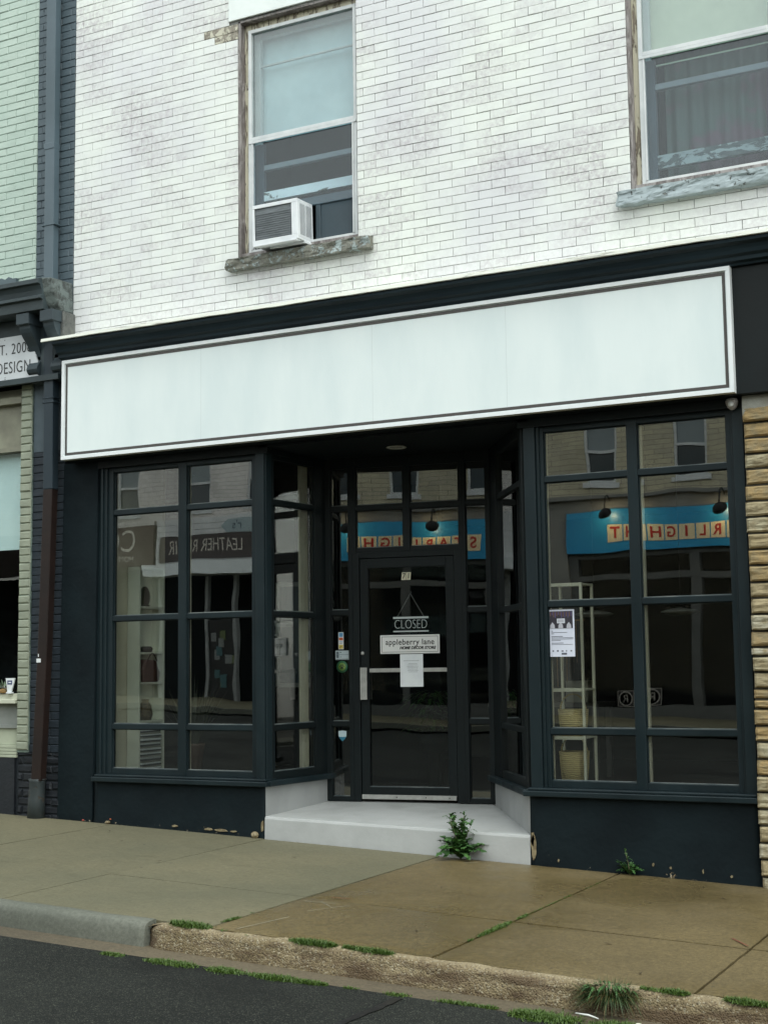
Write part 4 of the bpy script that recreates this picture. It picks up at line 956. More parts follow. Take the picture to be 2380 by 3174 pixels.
def bracket(x0, x1):
    b = MB(); prof = [(0, 3.085), (-.27, 3.085), (-.27, 2.985), (-.25, 2.978), (-.245, 2.95), (-.23, 2.92), (-.205, 2.885), (-.17, 2.85), (-.14, 2.815), (-.115, 2.77), (-.10, 2.725), (-.10, 2.69), (-.12, 2.67), (-.145, 2.64), (-.155, 2.61), (-.14, 2.58), (-.11, 2.562), (-.10, 2.54), (-.085, 2.50), (0, 2.49)]
    b.prism(prof, x0, x1, 'x'); b.box(x0-.012, x1+.012, -.28, 0, 2.985, 3.083)
    return b.build('bracket', pmat('slate bracket', (52, 64, 70), (45, 56, 62), vs=6), GB, .005)
bracket(-8.46, -8.34); bracket(-8.19, -8.07)
b = MB(); b.box(-13.5, -8.12, -.10, .0, 2.52, 3.08); b.box(-13.5, -8.12, -.13, -.1, 2.50, 2.55); b.build('fascia_board', pmat('dark slate board', (50, 62, 66), (44, 54, 58)), GB)
# scalloped dark trim above the ledge
b = MB()
pts = [(-13.5, 3.36), (-8.72, 3.36), (-8.70, 3.42), (-8.715, 3.47)] 
pts = [(-9.6, 3.38), (-8.715, 3.38), (-8.70, 3.50)]+[(-8.70-.045*k, 3.50+(.0 if k % 2 else .022)) for k in range(1, 20)]
b.prism(pts, -.035, .0, 'y'); b.build('scalloped_trim', pmat('dark slate trim', (84, 98, 104), (72, 86, 92)), GB)
ns = thing('neighbour_sign', 'white sign board with thin black capitals reading T. 200 DESIG behind a scroll bracket', 'sign', (-8.9, -.12, 2.55))
b = MB(); b.prism([(-10.6, 2.545), (-8.355, 2.545), (-8.375, 2.6), (-8.36, 2.68), (-8.40, 2.78), (-8.42, 2.86), (-8.47, 2.94), (-10.6, 2.94)], -.118, -.105, 'y'); b.build('board', pmat('white sign board', (208, 212, 216), (198, 202, 206), vs=3, bd=0), ns)
text('EST. 2008', 'lettering', .138, (-8.43, -.121, 2.822), FR, BLACK, ns, sx=.80, bold=-.0016, ax='RIGHT', sp=1.1)
text('& DESIGN', 'lettering', .15, (-8.435, -.121, 2.655), FR, BLACK, ns, sx=.74, bold=-.0016, ax='RIGHT', sp=1.08)
for x, z in ((-8.745, 2.915), (-8.735, 2.575), (-8.735, 2.56)): b = MB(); b.lathe((x, -.118, z), [(0, -.003), (.004, -.002), (.004, 0)], 8, 'y'); b.build('screw', BLACK, ns)
# things on the neighbour's window ledge
pb = thing('plant_bowl', 'glass bowl with an orange stone and a small green plant on the neighbouring window ledge', 'plant', (-8.80, .0, -.2))
b = MB(); b.lathe((-8.815, .02, -.213), [(.04, 0), (.062, .02), (.066, .07), (.064, .07), (.058, .02), (.0, .006)], 24); b.build('bowl', GLC, pb)
b = MB(); b.lathe((-8.815, .02, -.208), [(0, 0), (.05, .0), (.052, .02), (.03, .036), (0, .04)], 16); b.build('stone', plain('orange stone', (196, 150, 92), .6), pb)
b = MB()
for k in range(26):
    a = rnd.uniform(0, 6.28); blade(b, (-8.815+.03*math.cos(a), .02+.02*math.sin(a), -.17), (math.cos(a), math.sin(a)*.6, rnd.uniform(.3, 2)), rnd.uniform(.05, .12), .022, .2, 3)
b.build('foliage', leafm('jade leaf', (74, 96, 70), (96, 118, 88)), pb, recalc=False)
cd = MB(); cd.prism([(-8.745, -.20), (-8.70, -.20), (-8.66, -.08), (-8.765, -.08)], -.02, -.008, 'y', 0); cd.box(-8.745, -8.69, -.0215, -.02, -.135, -.10, 1); cd.box(-8.73, -8.70, -.023, -.0215, -.122, -.112, 0); cd.prism([(-8.75, -.213), (-8.69, -.213), (-8.69, -.2), (-8.75, -.2)], -.03, .0, 'y', 0)
tag(cd.build('ledge_card', [PAPER, plain('card blue', (62, 72, 112), .5)]), 'small white card with a dark blue emblem standing on the window ledge', 'card')

# ------------------------------------------------------------------ downpipe
dp = thing('drainpipe', 'square drainpipe, slate blue above and brown below, between the two shops', 'drainpipe', (-8.34, -.06, -1.26))
def sq(b, pts, wx, wy, mi=0):
    rg = [[b.v((x+a, y+c, z)) for a, c in ((-wx/2, -wy/2), (wx/2, -wy/2), (wx/2, wy/2), (-wx/2, wy/2))] for x, y, z in pts]
    for A, B in zip(rg, rg[1:]):
        for k in range(4): b.f([A[k], A[(k+1) % 4], B[(k+1) % 4], B[k]], mi)
    b.f(rg[0][::-1], mi); b.f(rg[-1], mi)
b = MB(); sq(b, [(-8.272, -.062, 3.0), (-8.278, -.062, ZT)], .105, .075); sq(b, [(-8.278, -.062, 4.6), (-8.278, -.062, 4.66)], .115, .084); sq(b, [(-8.275, -.062, 3.90), (-8.275, -.062, 3.91)], .16, .088)
b.build('upper_pipe', PIPEG, dp, .006)
b = MB(); sq(b, [(-8.238, -.07, 1.545), (-8.244, -.07, 2.4), (-8.262, -.062, 3.02)], .105, .08); sq(b, [(-8.243, -.07, 2.30), (-8.243, -.07, 2.315)], .13, .09); sq(b, [(-8.243, -.07, 2.34), (-8.243, -.07, 2.35)], .13, .09); b.build('middle_pipe', PIPEN, dp, .006)
b = MB(); sq(b, [(-8.333, -.07, -.95), (-8.277, -.07, .2), (-8.24, -.07, 1.544)], .102, .078); b.build('lower_pipe', PIPEB, dp, .006)
b = MB(); b.box(-8.335, -8.29, -.114, -.110, .052, .085); b.box(-8.318, -8.312, -.114, -.110, .10, .125); b.build('sticker_remnant', PAPER, dp)
b = MB(); b.tube([(-8.365, -.06, -1.30), (-8.362, -.06, -1.1), (-8.355, -.06, -.96), (-8.355, -.06, -.935)], [.075, .07, .066, .078], 14); b.build('boot', BOOT, dp)

# ------------------------------------------------------------------ stone pier at right
SG = thing('stone_pier', 'rough tan and grey split face stone wall at the right end of the shopfront', 'wall', (-1, 0, -1.5))
b = MB(); backing(b, -2.245, XR, -1.75, 1.765, -.035, .3, (), 0); b.build('mortar_bed', MORTD, SG)
b = MB(); z = -1.62; row = 0
while z < 1.60:
    H = (.108, .104, .112, .106, .11, .105, .11, .106, .108, .112, .104, .11, .062, .07, .108, .104, .06, .106, .11, .108, .104, .112, .106, .108, .11, .106, .108, .11, .1)[row % 29]
    x = -2.250+rnd.uniform(-.008, .008)
    while x < 1.6:
        L = rnd.uniform(.32, .62) ; sd = rnd.uniform(0, 100); nx, nzz = int(L/.016), max(4, int(H/.012)); V = []
        pr_ = rnd.uniform(-.012, .012)
        for i in range(nx+1):
            c = []
            for k in range(nzz+1):
                u, t = i/nx, k/nzz; e = min(u*L, (1-u)*L, t*H, (1-t)*H)
                a = noise.fractal(Vector((x*1+u*L*6+sd, t*H*26, sd)), 1, 2, 4); rd = .013*(1-min(1, e/.014))**2
                zz2 = z+.008+(H-.016)*t+.004*noise.noise(Vector((u*L*9+sd, t, 0)))
                c.append(b.v((x+.004+(L-.008)*u, -.066+pr_-.009*a+rd, zz2)))
            V.append(c)
        for i in range(nx):
            for k in range(nzz): b.f([V[i][k], V[i+1][k], V[i+1][k+1], V[i][k+1]], smooth=False)
        edge = [V[i][0] for i in range(nx+1)]+[V[-1][k] for k in range(1, nzz+1)]+[V[i][-1] for i in range(nx-1, -1, -1)]+[V[0][k] for k in range(nzz-1, 0, -1)]
        lo = [b.bm.verts.new((q.co.x, -.03, q.co.z)) for q in edge]
        for i in range(len(edge)): b.f([edge[i], edge[(i+1) % len(edge)], lo[(i+1) % len(edge)], lo[i]])
        x += L
    z += H; row += 1
b.build('stone_course', STONE, SG, recalc=True)
b = MB(); n = 30; V = [[b.v((-2.245+.12*i, -.055-.008*noise.noise(Vector((i, k, 1)))-(.01 if 0 < k < 3 else 0), z0_+(.02*noise.noise(Vector((i*1.3, 5, 0))) if k == 0 else 0))) for k, z0_ in enumerate((1.50 if 0 else 1.60, 1.66, 1.72, 1.764))] for i in range(n)]
for i in range(n-1):
    for k in range(3): b.f([V[i][k], V[i+1][k], V[i+1][k+1], V[i][k+1]], smooth=True)
b.build('mortar_cap', MORT, SG)

# ------------------------------------------------------------------ weeds and moss
def lobed(b, p, d, L, W, curl, lobes=5, seed=0, mi=0):
    p = Vector(p); d = Vector(d).normalized(); s = d.cross(Vector((0, 0, 1)))
    s = s.normalized() if s.length > .05 else Vector((1, 0, 0)); nrm = s.cross(d); N = lobes*4
    r2 = random.Random(seed); prev = None; tw = r2.uniform(-.5, .5)
    for k in range(N+1):
        t = k/N; q = p+d*L*t+nrm*L*(.25*math.sin(t*2)) - Vector((0, 0, curl*L*t*t))
        ph = (t*lobes) % 1; saw = (1-abs(2*ph-1))
        ww = W*(math.sin(math.pi*min(1, .06+t*.97))**.6)*(.30+.70*saw**.8)*(.55+.5*t); off = -d*ww*.25
        ss = (s*math.cos(tw*t)+nrm*math.sin(tw*t))
        wv = nrm*ww*r2.uniform(-.25, .45)
        cur = (b.v(q-ss*ww+off+wv), b.v(q), b.v(q+ss*ww+off+wv*.7))
        if prev: b.f([prev[0], prev[1], cur[1], cur[0]], mi, True); b.f([prev[1], prev[2], cur[2], cur[1]], mi, True)
        prev = cur
def weed(x, y, H, nl, spread, lab, seed, flower=False):
    z = zs(x, y)-.004; t = thing('weed', lab, 'weed', (x, y, z)); r = random.Random(seed)
    b = MB(); st = MB()
    for k in range(nl):        # basal rosette
        a = r.uniform(0, 6.28); e = r.uniform(.15, .9); L = H*r.uniform(.42, .68)*spread
        lobed(b, (x+.008*math.cos(a), y+.008*math.sin(a), z+.01), (math.cos(a)*math.cos(e), math.sin(a)*math.cos(e)*.7-.15, math.sin(e)), L, L*r.uniform(.24, .34), r.uniform(.1, .45), 5, r.random())
    for k in range(6 if not flower else 1):
        a = r.uniform(0, 6.28); lean = r.uniform(.12, .5)*spread; hh = H*r.uniform(.7, .98)
        pts = [Vector((x+math.cos(a)*lean*H*.6*t_**1.5, y-.02*t_+math.sin(a)*lean*H*.35*t_, z+hh*t_)) for t_ in [i/6 for i in range(7)]]
        st.tube(pts, [.0042-.0004*i for i in range(7)], 6)
        for i in range(2, 7):
            for _ in range(2 if flower else 3):
                a2 = r.uniform(0, 6.28); e2 = r.uniform(.1, 1.2); L = H*r.uniform(.22, .40)*(.6+.4*spread)*(1.2-.09*i)
                lobed(b, pts[i], (math.cos(a2)*math.cos(e2), math.sin(a2)*math.cos(e2)*.7-.1, math.sin(e2)), L, L*r.uniform(.24, .36), r.uniform(.1, .6), 4, r.random())
    b.build('leaf', LEAF, t, recalc=False); st.build('stem', STEM, t)
weed(-4.38, -.08, .33, 44, 1.12, 'bushy green weed growing in the crack at the foot of the white doorstep', 3)
weed(-3.13, -.06, .20, 22, 1.0, 'small green weed at the foot of the right navy bulkhead', 8, True)
def tuft(name, x, y, z, n, H, rad, lab, seed, mats, group=None):
    r = random.Random(seed); b = MB()
    for k in range(n):
        a = r.uniform(0, 6.28); rr = rad*math.sqrt(r.random())*.5; e = r.uniform(.1, 1.35); L = H*r.uniform(.45, .95)*(1 if math.sin(e) < .9 else .7)
        dy = -.35 if r.random() < .5 else 0
        blade(b, (x+rr*math.cos(a), y+rr*math.sin(a)*.6, z+r.uniform(-.01, .02)), (math.cos(a)*math.cos(e)*1.1, math.sin(a)*math.cos(e)+dy, math.sin(e)), L, r.uniform(.003, .006), r.uniform(.0, 1.0), 5, 0 if r.random() < .8 else 1)
    for k in range(46):
        a = r.uniform(0, 6.28); e = r.uniform(.0, .9); rr = rad*r.random()*.5
        lobed(b, (x+rr*math.cos(a), y+.02+rr*math.sin(a)*.5, z+.045-.04*rr/rad), (math.cos(a)*math.cos(e), math.sin(a)*math.cos(e)-.3, math.sin(e)), r.uniform(.05, .09), r.uniform(.006, .010), .9, 1, k, 2)
    o = b.build(name, mats, recalc=False); return tag(o, lab, 'grass tuft', group)
tuft('grass_tuft', -2.26, -3.04, zs(-2.26, -3.04)-.05, 1300, .125, .23, 'thick grass tuft growing in the broken old kerb', 5, [GRASS, DRYG, LEAF])
def moss(name, pts, wdt, n, h, lab, seed, fl=False, road=False):
    """low mat of tiny leaves along a line of (x,y)"""
    r = random.Random(seed); b = MB(); P = [Vector((*p, 0)) for p in pts]; seg = [(a, c) for a, c in zip(P, P[1:])]; tot = [(c-a).length for a, c in seg]; T = sum(tot)
    for k in range(n):
        s_ = r.random()*T; i = 0
        while i < len(tot)-1 and s_ > tot[i]: s_ -= tot[i]; i += 1
        a, c = seg[i]; q = a.lerp(c, min(1, s_/tot[i])); along = (sum(tot[:i])+s_)/T
        dens = .5+.5*noise.noise(Vector((q.x*7, q.y*7, seed*3.3)))*1.3
        if r.random() > (dens-.34)*3.2: continue
        ww = wdt*(.35+.65*math.sin(math.pi*along)**.5)*(.6+dens*.7); q = q+Vector((r.gauss(0, ww*.25), r.gauss(0, ww*.25), 0))
        z = (zr(q.x, q.y) if road else zs(q.x, q.y)-.004); ang = r.uniform(0, 6.28); e = r.uniform(.2, 1.4); hh = h*r.uniform(.5, 1.2)*(.4+dens)
        blade(b, (q.x, q.y, z), (math.cos(ang)*math.cos(e), math.sin(ang)*math.cos(e), math.sin(e)), hh, r.uniform(.003, .006), .4, 2)
    o = b.build(name, MOSS, recalc=False); o['kind'] = 'stuff'; o['label'] = lab; return o
moss('moss', [(-5.02, -3.29), (-4.6, -3.285), (-4.1, -3.27), (-3.65, -3.26)], .085, 15399, .026, 'green moss strip along the edge of the gutter', 1, road=True)
moss('moss', [(-3.55, -3.25), (-3.1, -3.235), (-2.75, -3.22)], .06, 3400, .022, 'thin moss patches between gutter and asphalt', 11, road=True)
moss('moss', [(-2.62, -3.25), (-2.3, -3.24), (-2.05, -3.24)], .17, 14000, .034, 'thick moss patch in the gutter below the grass tuft', 2, road=True)
moss('moss', [(-4.80, -2.955), (-4.62, -2.96), (-4.45, -2.975)], .085, 4600, .034, 'moss where old kerb meets new concrete', 3)
moss('moss', [(-4.585, -2.80), (-4.575, -2.62)], .03, 420, .02, 'small moss clump in the joint beside the new concrete', 4)
moss('moss', [(-4.585, -2.5), (-4.575, -2.4)], .03, 260, .02, 'smaller moss clump in the joint beside the new concrete', 14)
moss('moss', [(-4.35, -3.0), (-4.28, -3.0)], .02, 160, .015, 'tiny moss patch behind the old kerb', 15)
moss('moss', [(-4.02, -2.985), (-3.75, -2.985)], .07, 2600, .034, 'moss patch behind the kerb in the middle', 5)
moss('moss', [(-3.70, -2.975), (-3.42, -2.99)], .065, 2200, .03, 'moss patch behind the kerb near the joint', 6)
moss('moss', [(-2.12, -2.99), (-1.9, -2.99)], .065, 2200, .03, 'moss patch right of the grass tuft', 7)
moss('moss', [(-1.72, -2.99), (-1.5, -2.995)], .07, 2600, .03, 'rightmost moss patch behind the kerb', 8)
moss('moss', [(-3.215, -2.5), (-3.215, -1.95), (-3.21, -1.7)], .035, 2600, .02, 'moss in the pavement joint', 9)
moss('moss', [(-3.215, -1.7), (-3.215, -.9), (-3.21, -.4)], .012, 500, .010, 'thin moss further up the pavement joint', 10)
# litter
lt = MB(); r = random.Random(4)
lt.tube([(-2.36, -3.215, zr(-2.36, -3.2)+.032), (-2.30, -3.205, zr(-2.3, -3.2)+.028), (-2.25, -3.215, zr(-2.25, -3.2)+.022)], [.003, .006, .003], 5)
tag(lt.build('plastic_scrap', plain('white scrap', (206, 208, 204), .5)), 'thin white plastic scrap in the gutter moss', 'litter')
def pebble(x, y, z, s_, c, lab, name='pebble', sq_=.6):
    b = MB(); bmesh.ops.create_icosphere(b.bm, subdivisions=2, radius=s_)
    for v_ in b.bm.verts:
        v_.co *= 1+.25*noise.noise(v_.co*60+Vector((x, y, 0))*9); v_.co.z *= sq_; v_.co += Vector((x, y, z+s_*sq_*.6))
    tag(b.build(name, c), lab, 'stone')
CHIP = pmat('plaster chunk', (140, 128, 100), (104, 90, 66), vs=30, bs=80, bd=.003)
pebble(-2.07, -3.2, zr(-2.07, -3.2)+.01, .016, plain('pale pebble', (206, 202, 190), .7), 'round pale pebble in the gutter right of the grass tuft')
pebble(-6.17, -.03, zs(-6.17, 0), .030, CHIP, 'chunk of fallen tan plaster at the corner of the left bulkhead', 'plaster_chunk', 1.0)
pebble(-7.62, -.03, zs(-7.62, 0), .022, CHIP, 'small tan plaster chip at the foot of the navy pilaster', 'plaster_chunk')
pebble(-7.60, -.02, zs(-7.6, 0)+.03, .009, plain('rust chip', (170, 84, 48), .8), 'tiny rust coloured chip on the small plaster chunk', 'brick_chip')
pebble(-7.88, -.03, zs(-7.9, 0), .012, plain('red chip', (150, 70, 58), .8), 'tiny red brick chip at the foot of the navy pilaster', 'brick_chip')
DEAD = plain('dead leaf', (66, 56, 40), .9)
first = None
for k, (x, y, a) in enumerate(((-6.9, -.75, .3), (-6.1, -1.35, 1.2), (-7.6, -2.3, .2), (-7.3, -.4, 2.0), (-5.4, -.7, .6), (-3.6, -.55, .1), (-2.7, -1.0, 1.0), (-2.55, -2.2, .4), (-3.55, -2.45, 2.2), (-2.2, -2.75, 1.5), (-4.0, -1.2, .9), (-2.35, -.6, 2.6))):
    if first is None:
        b = MB(); V = [b.v((.020*math.cos(t)*(1 if abs(math.cos(t)) > .5 else .8), .007*math.sin(t), .003+.004*math.cos(t)**2)) for t in [2*math.pi*q/10 for q in range(10)]]; c_ = b.v((0, 0, .0015))
        for q in range(10): b.f([V[q], V[(q+1) % 10], c_])
        o = first = b.build('dry_leaf', DEAD)
    else: o = first.copy(); SC.collection.objects.link(o)
    o.location = (x, y, zs(x, y)+.002); o.rotation_euler = (0, R(2), a); sc_ = .7+.5*((k*37) % 10)/10; o.scale = (sc_, sc_, 1)
    tag(o, 'tiny dark curl of dry leaf lying on the pavement', 'leaf', 'dry leaf curls on the pavement')
# worn plaster corner of the left bulkhead
b = MB(); r = random.Random(12)
def patch(cx, cz, w_, h_, y, seed):
    q = random.Random(seed); P = []
    for k in range(11):
        a = 2*math.pi*k/11; rr = q.uniform(.7, 1.1); P.append((cx+w_*rr*math.cos(a), cz+h_*rr*math.sin(a)))
    b.prism(P, y-.003, y+.01, 'y')
patch(-6.112, -1.25, .011, .05, -.014, 1)
b.build('worn_patch', CHIP, SHOP)
for k, x in enumerate((-6.95, -6.62, -6.5, -6.38)): b = MB(); patch(x, zs(x, 0)+.028, (.03, .05, .07, .03)[k], r.uniform(.006, .012), -.016, 30+k); b.build('paint_chip', CHIP, SHOP)
b = MB()
patch(-3.845, -1.30, .02, .085, -.014, 5); patch(-3.85, -1.24, .013, .05, -.014, 15)
b.build('worn_patch', CHIP, SHOP)
for k, x in enumerate((-3.66, -2.98, -2.86, -2.64, -2.45)): b = MB(); patch(x, zs(x, 0)+r.uniform(.04, .08), r.uniform(.004, .009), r.uniform(.008, .018), -.0145, 60+k); b.build('paint_chip', CHIP, SHOP)
# chalk and survey marks
mk = MB()
def stroke(x0, y0, x1, y1, w_, mi):
    d = (Vector((x1, y1))-Vector((x0, y0))); nn = Vector((-d.y, d.x)).normalized()*w_/2
    V = [mk.v((p[0], p[1], zs(p[0], p[1])+.0035)) for p in ((x0-nn.x, y0-nn.y), (x1-nn.x, y1-nn.y), (x1+nn.x, y1+nn.y), (x0+nn.x, y0+nn.y))]; mk.f(V, mi)
stroke(-4.40, -2.92, -4.33, -2.50, .006, 0); stroke(-4.50, -2.05, -4.30, -2.02, .006, 0); stroke(-4.42, -2.0, -4.28, -2.12, .005, 0); stroke(-4.33, -2.3, -4.2, -2.02, .004, 0)
stroke(-4.42, -1.87, -4.3, -1.84, .009, 1); stroke(-2.02, -1.72, -1.90, -1.86, .012, 1); stroke(-4.28, -.25, -4.20, -.19, .006, 0)
o = mk.build('pavement_marking', [plain('chalk', (150, 146, 128), .9), plain('survey red', (112, 66, 48), .9)], recalc=False); o['kind'] = 'structure'

# ------------------------------------------------------------------ the far side of the street (seen in the glass)
FY = -21.0
def far_block(name, lab, x0, x1, z1, m, wins, zlo=4.0):
    t = thing(name, lab, 'building', ((x0+x1)/2, FY, -1.6))
    b = MB(); ops = [(a, c, e, f) for a, c, e, f in wins]
    backing(b, x0, x1, zlo, z1, FY-.3, FY, ops, 0); b.build('wall', m, t)
    for a, c, e, f in wins:
        b = MB(); b.box(a, c, FY-.12, FY-.05, e, e+.06); b.box(a, c, FY-.12, FY-.05, f-.06, f); b.box(a, a+.06, FY-.12, FY-.05, e+.06, f-.06); b.box(c-.06, c, FY-.12, FY-.05, e+.06, f-.06); b.box(a+.06, c-.06, FY-.11, FY-.06, (e+f)/2-.03, (e+f)/2+.03); b.box(a-.08, c+.08, FY-.05, FY+.05, e-.12, e)
        w_ = b.build('window', FRAMEW, t)
        b = MB(); b.box(a, c, FY-.16, FY-.125, e, (e+f)/2, 0); b.box(a, c, FY-.16, FY-.125, (e+f)/2, f, 1); b.build('pane', [plain('dark pane', (52, 62, 68), .15), plain('curtained pane', (128, 138, 142), .3)], w_)
    b = MB(); b.box(x0, x1, FY-9, FY-.3, z1-.3, z1-.1); b.box(x0, x1, FY-9.2, FY-9, -2, z1); b.box(x0-.02, x1+.02, FY-.35, FY+.12, z1-.02, z1+.14); b.build('roof', DARKIN, t)
    return t
TANB = facade_brick('buff stone facade', (200, 192, 164), (180, 174, 154), (112, 106, 94), .42, .11)
GREYB = facade_brick('pale painted facade', (236, 232, 228), (226, 222, 218), (170, 162, 158), .24, .11)
# restaurant block
T1 = far_block('facing_restaurant', 'buff stone building across the street with the blue restaurant sign', -12.0, -2.0, 8.2, TANB, [(-10.95, -10.2, 4.1, 5.5), (-9.4, -8.65, 4.1, 5.5), (-7.5, -6.7, 4.1, 5.5), (-5.6, -4.8, 4.1, 5.5)], 3.75)
b = MB(); b.box(-12, -2, FY-.3, FY-.0, 2.5, 3.75); b.box(-12, -11.4, FY-.3, FY+.02, -1.9, 2.5); b.box(-12.02, -2, FY, FY+.14, 3.72, 3.80)
b.build('fascia', pmat('grey stucco', (132, 132, 126), (118, 118, 114), vs=2), T1)
b = MB()
for x in (-11.4, -9.16, -7.1, -5.0, -2.2): b.box(x, x+.2, FY-.25, FY-.05, -1.9, 2.5)
b.box(-11.4, -2, FY-.24, FY-.06, 1.84, 1.98); b.box(-11.4, -2, FY-.24, FY-.06, 2.38, 2.5); b.box(-11.4, -2, FY-.24, FY-.06, -1.9, -1.0)
b.build('shopfront', pmat('grey timber', (94, 96, 94), (84, 86, 84), vs=3), T1)
b = MB(); b.box(-11.4, -2, FY-1.6, FY-1.5, -1.9, 2.5); b.build('room_wall', UNLIT, T1)
b = MB(); b.box(-11.4, -2, FY-.16, FY-.15, -1.0, 2.4); b.build('pane', GLN, T1)
ss = thing('restaurant_sign', 'long blue sign with red letters reading STARLIGHT on cream tiles across the street', 'sign', (-8, FY, 2.6))
b = MB(); b.box(-11.38, -5.2, FY+.005, FY+.08, 2.50, 3.42); b.build('board', pmat('sign blue', (44, 150, 200), (40, 140, 190), rough=.35, vs=1.2, bd=0), ss)
TILE = plain('cream tile', (226, 214, 178), .5); REDL = plain('red letter', (176, 44, 34), .5)
xt = [-7.35-.362*k for k in range(9)]
b = MB()
for x in xt: b.box(x-.165, x+.165, FY+.082, FY+.092, 2.70, 3.06)
b.build('tile', TILE, ss)
for x, ch in zip(xt, 'STARLIGHT'): text(ch, 'letter', .34, (x, FY+.096, 2.88), BK, REDL, ss, bold=.008)
for i, x in enumerate((-10.37, -8.31, -6.3)):
    lp = thing('sign_lamp', 'black gooseneck lamp lighting the '+('left end', 'middle', 'right end')[2-i]+' of the blue sign across the street', 'lamp', (x, FY, 3.7), 'gooseneck lamps over the blue sign')
    b = MB(); b.tube([(x, FY+.05, 3.66), (x, FY+.25, 3.78), (x, FY+.42, 3.72), (x, FY+.46, 3.5), (x, FY+.46, 3.42)], .018, 8); b.build('arm', BLACK, lp)
    b = MB(); b.xf = Matrix.Translation((x, FY+.47, 3.34)) @ Matrix.Rotation(R(-50), 4, 'X'); b.lathe((0, 0, -.1), [(.165, 0), (.155, .05), (.07, .15), (.02, .17), (0, .17)], 20); bmesh.ops.delete(b.bm, geom=[f for f in b.bm.faces if len(f.verts) == 20 and f.calc_area() > .05], context='FACES_ONLY'); b.build('shade', BLACK, lp)
    L_ = bpy.data.lights.new('bulb', 'POINT'); L_.energy = 7; L_.color = (1, .78, .42); L_.shadow_soft_size = .03; lo_ = bpy.data.objects.new('bulb', L_); SC.collection.objects.link(lo_); lo_.location = (x, FY+.42, 3.27)
# repair shop block
T2 = far_block('facing_repair_shop', 'pale painted brick building across the street over a leather repair shop', -23.2, -14.2, 8.0, GREYB, [(-22.16, -21.36, 4.15, 5.6), (-20.2, -19.4, 4.15, 5.6), (-18.2, -17.4, 4.15, 5.6), (-16.2, -15.4, 4.15, 5.6)], 3.9)
b = MB()
for k in range(7): b.box(-23.1, -14.2, FY-.2+.01*(k % 2), FY+.04, 2.74+.17*k, 2.74+.17*k+.16)
b.build('siding', pmat('grey siding', (222, 224, 224), (208, 210, 210), vs=2), T2)
b = MB(); b.prism([(FY-.2, 2.72), (FY+.5, 2.72), (FY+.5, 2.40), (FY-.2, 2.40)], -23.2, -14.2, 'x'); b.build('canopy', pmat('white canopy', (240, 246, 248), (232, 238, 240)), T2)
b = MB(); b.box(-23.2, -14.2, FY-1.5, FY-1.4, -1.9, 2.4); b.build('room_wall', UNLIT, T2)
b = MB()
for x in (-23.1, -21.6, -20.7, -18.7, -16.6, -14.5): b.box(x, x+.10, FY-.2, FY-.05, -1.9, 2.4)
b.box(-23.1, -14.2, FY-.2, FY-.06, -1.9, -1.1); b.build('shopfront', pmat('pale timber', (146, 150, 150), (130, 134, 134)), T2)
rs = thing('leather_repair_sign', 'dark sign with pale letters reading LEATHER REPAIR across the street', 'sign', (-21.5, FY+.06, 2.8))
b = MB(); b.box(-22.95, -19.6, FY+.06, FY+.1, 2.80, 3.44); b.build('board', plain('dark brown board', (66, 58, 56), .5), rs)
text('LEATHER REPAIR', 'lettering', .47, (-21.45, FY+.104, 3.13), BK, plain('pale lettering', (196, 190, 180), .5), rs, sx=.68)
ar = thing('arrow_sign', 'small pale arrow shaped sign above the leather repair sign', 'sign', (-20.3, FY+.1, 3.5))
b = MB(); b.prism([(-20.92, 3.62), (-20.72, 3.45), (-19.6, 3.45), (-19.6, 3.80), (-20.72, 3.80)], FY+.05, FY+.09, 'y'); b.build('board', plain('pale blue board', (160, 176, 180), .5), ar)
text("r's", 'lettering', .3, (-20.42, FY+.095, 3.62), BK, plain('blue lettering', (60, 80, 96), .5), ar)
pbd = MB(); pbd.box(-21.5, -20.7, FY-.13, FY-.1, -.85, 1.2, 0)
r = random.Random(3)
for k in range(11):
    x = r.uniform(-21.42, -20.9); z = r.uniform(-.7, .9); pbd.box(x, x+.18, FY-.1, FY-.095+.001*k, z, z+.24, 1+k % 3)
tag(pbd.build('notice_board', [BLACK, plain('dull paper', (126, 130, 130), .7), plain('teal paper', (64, 100, 104), .6), plain('lime paper', (96, 108, 66), .6)]), 'dark door panel covered with pinned notices across the street', 'notice board')
# brown sign block
T3 = far_block('facing_home_shop', 'pale painted brick building across the street above a brown sign', -34.0, -23.2, 8.0, GREYB, [(-24.5, -23.72, 4.15, 5.6), (-27, -26.2, 4.15, 5.6), (-29.5, -28.7, 4.15, 5.6)], 3.8)
b = MB(); b.box(-34, -23.2, FY-.3, FY-.05, 2.6, 3.8); b.box(-34, -23.2, FY-.3, FY-.05, -1.9, -1); b.box(-23.6, -23.2, FY-.3, FY-.04, -1.9, 2.6); b.build('fascia', pmat('dark umber board', (70, 56, 52), (60, 48, 46)), T3)
b = MB(); b.box(-34, -23.2, FY-1.4, FY-1.3, -1.9, 2.6); b.build('room_wall', UNLIT, T3)
bs_ = thing('brown_shop_sign', 'dark brown sign with pale letters reading CO and HOMES across the street', 'sign', (-24.5, FY, 2.75))
b = MB(); b.box(-26.6, -23.18, FY+.0, FY+.06, 2.74, 3.78); b.build('board', plain('brown board', (74, 52, 48), .5), bs_)
text('CO', 'lettering', .75, (-24.3, FY+.065, 3.4), BK, plain('cream lettering', (216, 210, 198), .5), bs_, sx=.9); text('HOMES', 'lettering', .22, (-24.2, FY+.065, 2.96), BK, plain('cream lettering small', (216, 210, 198), .5), bs_)
em = thing('emblem_board', 'small square board with a ringed letter R low in the restaurant window across the street', 'sign', (-10.15, FY+.02, -.98))
b = MB(); b.box(-10.35, -9.94, FY-.13, FY-.10, -.98, -.60); b.build('board', plain('emblem dark', (40, 38, 38), .5), em)
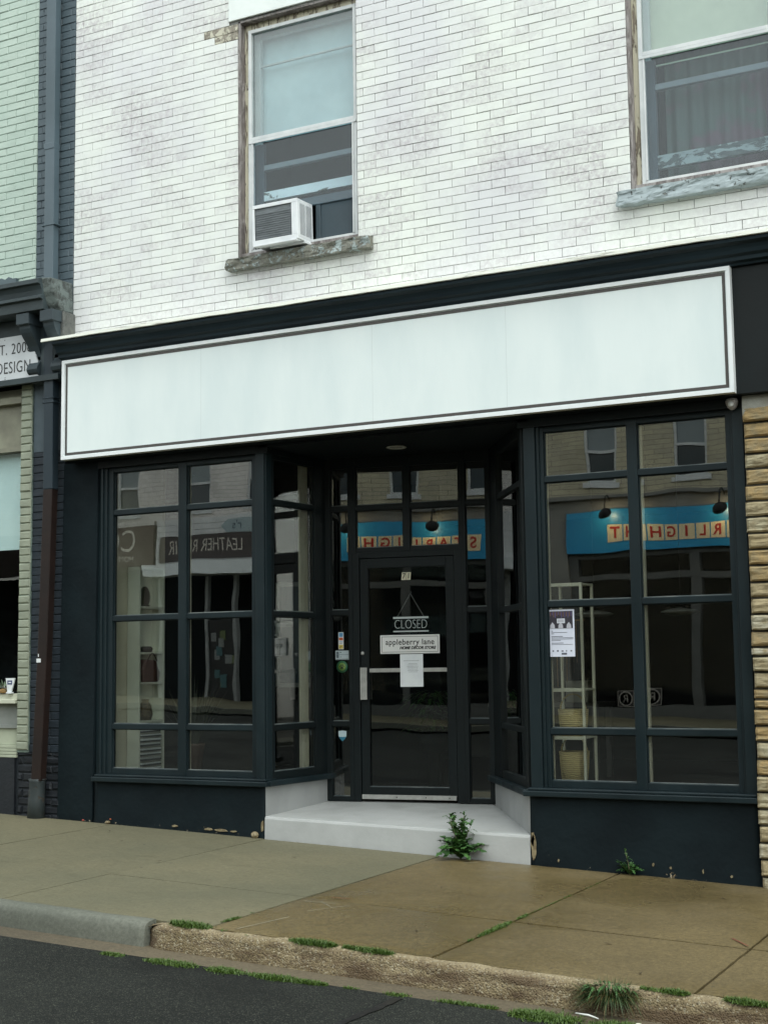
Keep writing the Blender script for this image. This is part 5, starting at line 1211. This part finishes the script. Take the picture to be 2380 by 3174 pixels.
b = MB(); b.xf = Matrix.Translation((-10.145, FY-.098, -.79)); b.lathe((0, 0, 0), [(.14, -.002), (.17, -.002), (.17, .002), (.14, .002), (.14, -.002)], 32, 'y')
for a in ((-.2, .2, -.185, -.17), (-.2, .2, .17, .185), (-.2, -.185, -.17, .17), (.185, .2, -.17, .17)): b.box(a[0], a[1], -.002, .002, a[2], a[3])
b.build('ring', plain('emblem pale', (150, 146, 140), .5), em); text('R', 'lettering', .26, (-10.145, FY-.097, -.79), BK, plain('emblem letter', (150, 146, 140), .5), em)
for x, lb in ((-4.235, 'white saucer pendant lamp hanging behind the left half of the right display window'), (-3.455, 'white saucer pendant lamp hanging behind the right half of the right display window')):
    pn = thing('pendant_lamp', lb, 'lamp', (x, 2.5, .4), 'saucer pendant lamps in the shop')
    b = MB(); b.lathe((x, 2.5, .40), [(.0, -.01), (.10, -.006), (.165, .012), (.17, .018), (.12, .034), (.03, .05), (0, .052)], 28); b.build('shade', plain('pendant white', (226, 226, 222), .5), pn)
    b = MB(); b.tube([(x, 2.5, .45), (x, 2.5, 1.79)], .003, 5); b.build('cord', BLACK, pn)
# plain neighbours so that the street is closed on both sides
far_block('facing_corner_building', 'plain buff building at the far right end of the opposite row', -2.0, 14.0, 7.6, TANB, [(0, .9, 4.1, 5.5), (4, 4.9, 4.1, 5.5)], -1.9)
far_block('facing_gap_building', 'narrow grey building between the restaurant and the repair shop across the street', -14.2, -12.0, 7.4, GREYB, [(-13.5, -12.8, 4.1, 5.5)], -1.9)
for nm, x0, x1, m_, lab in (('row_building', -30, -13.5, TANB, 'buff building further left in the same row'), ('row_building', XR, 22, TANB, 'buff building further right in the same row')):
    b = MB(); b.box(x0, x1, .0, 9, -2.2, 7.8); o = b.build(nm, m_); tag(o, lab, 'building')
b = MB(); b.box(-13.5, XR, 1.0, 1.2, 1.96, ZT-.2); b.box(-13.5, XR, .31, 9, ZT-.2, ZT+.1); b.box(-13.5, XR, 8.8, 9, -2, ZT-.2); b.build('roof', DARKIN, SHOP)
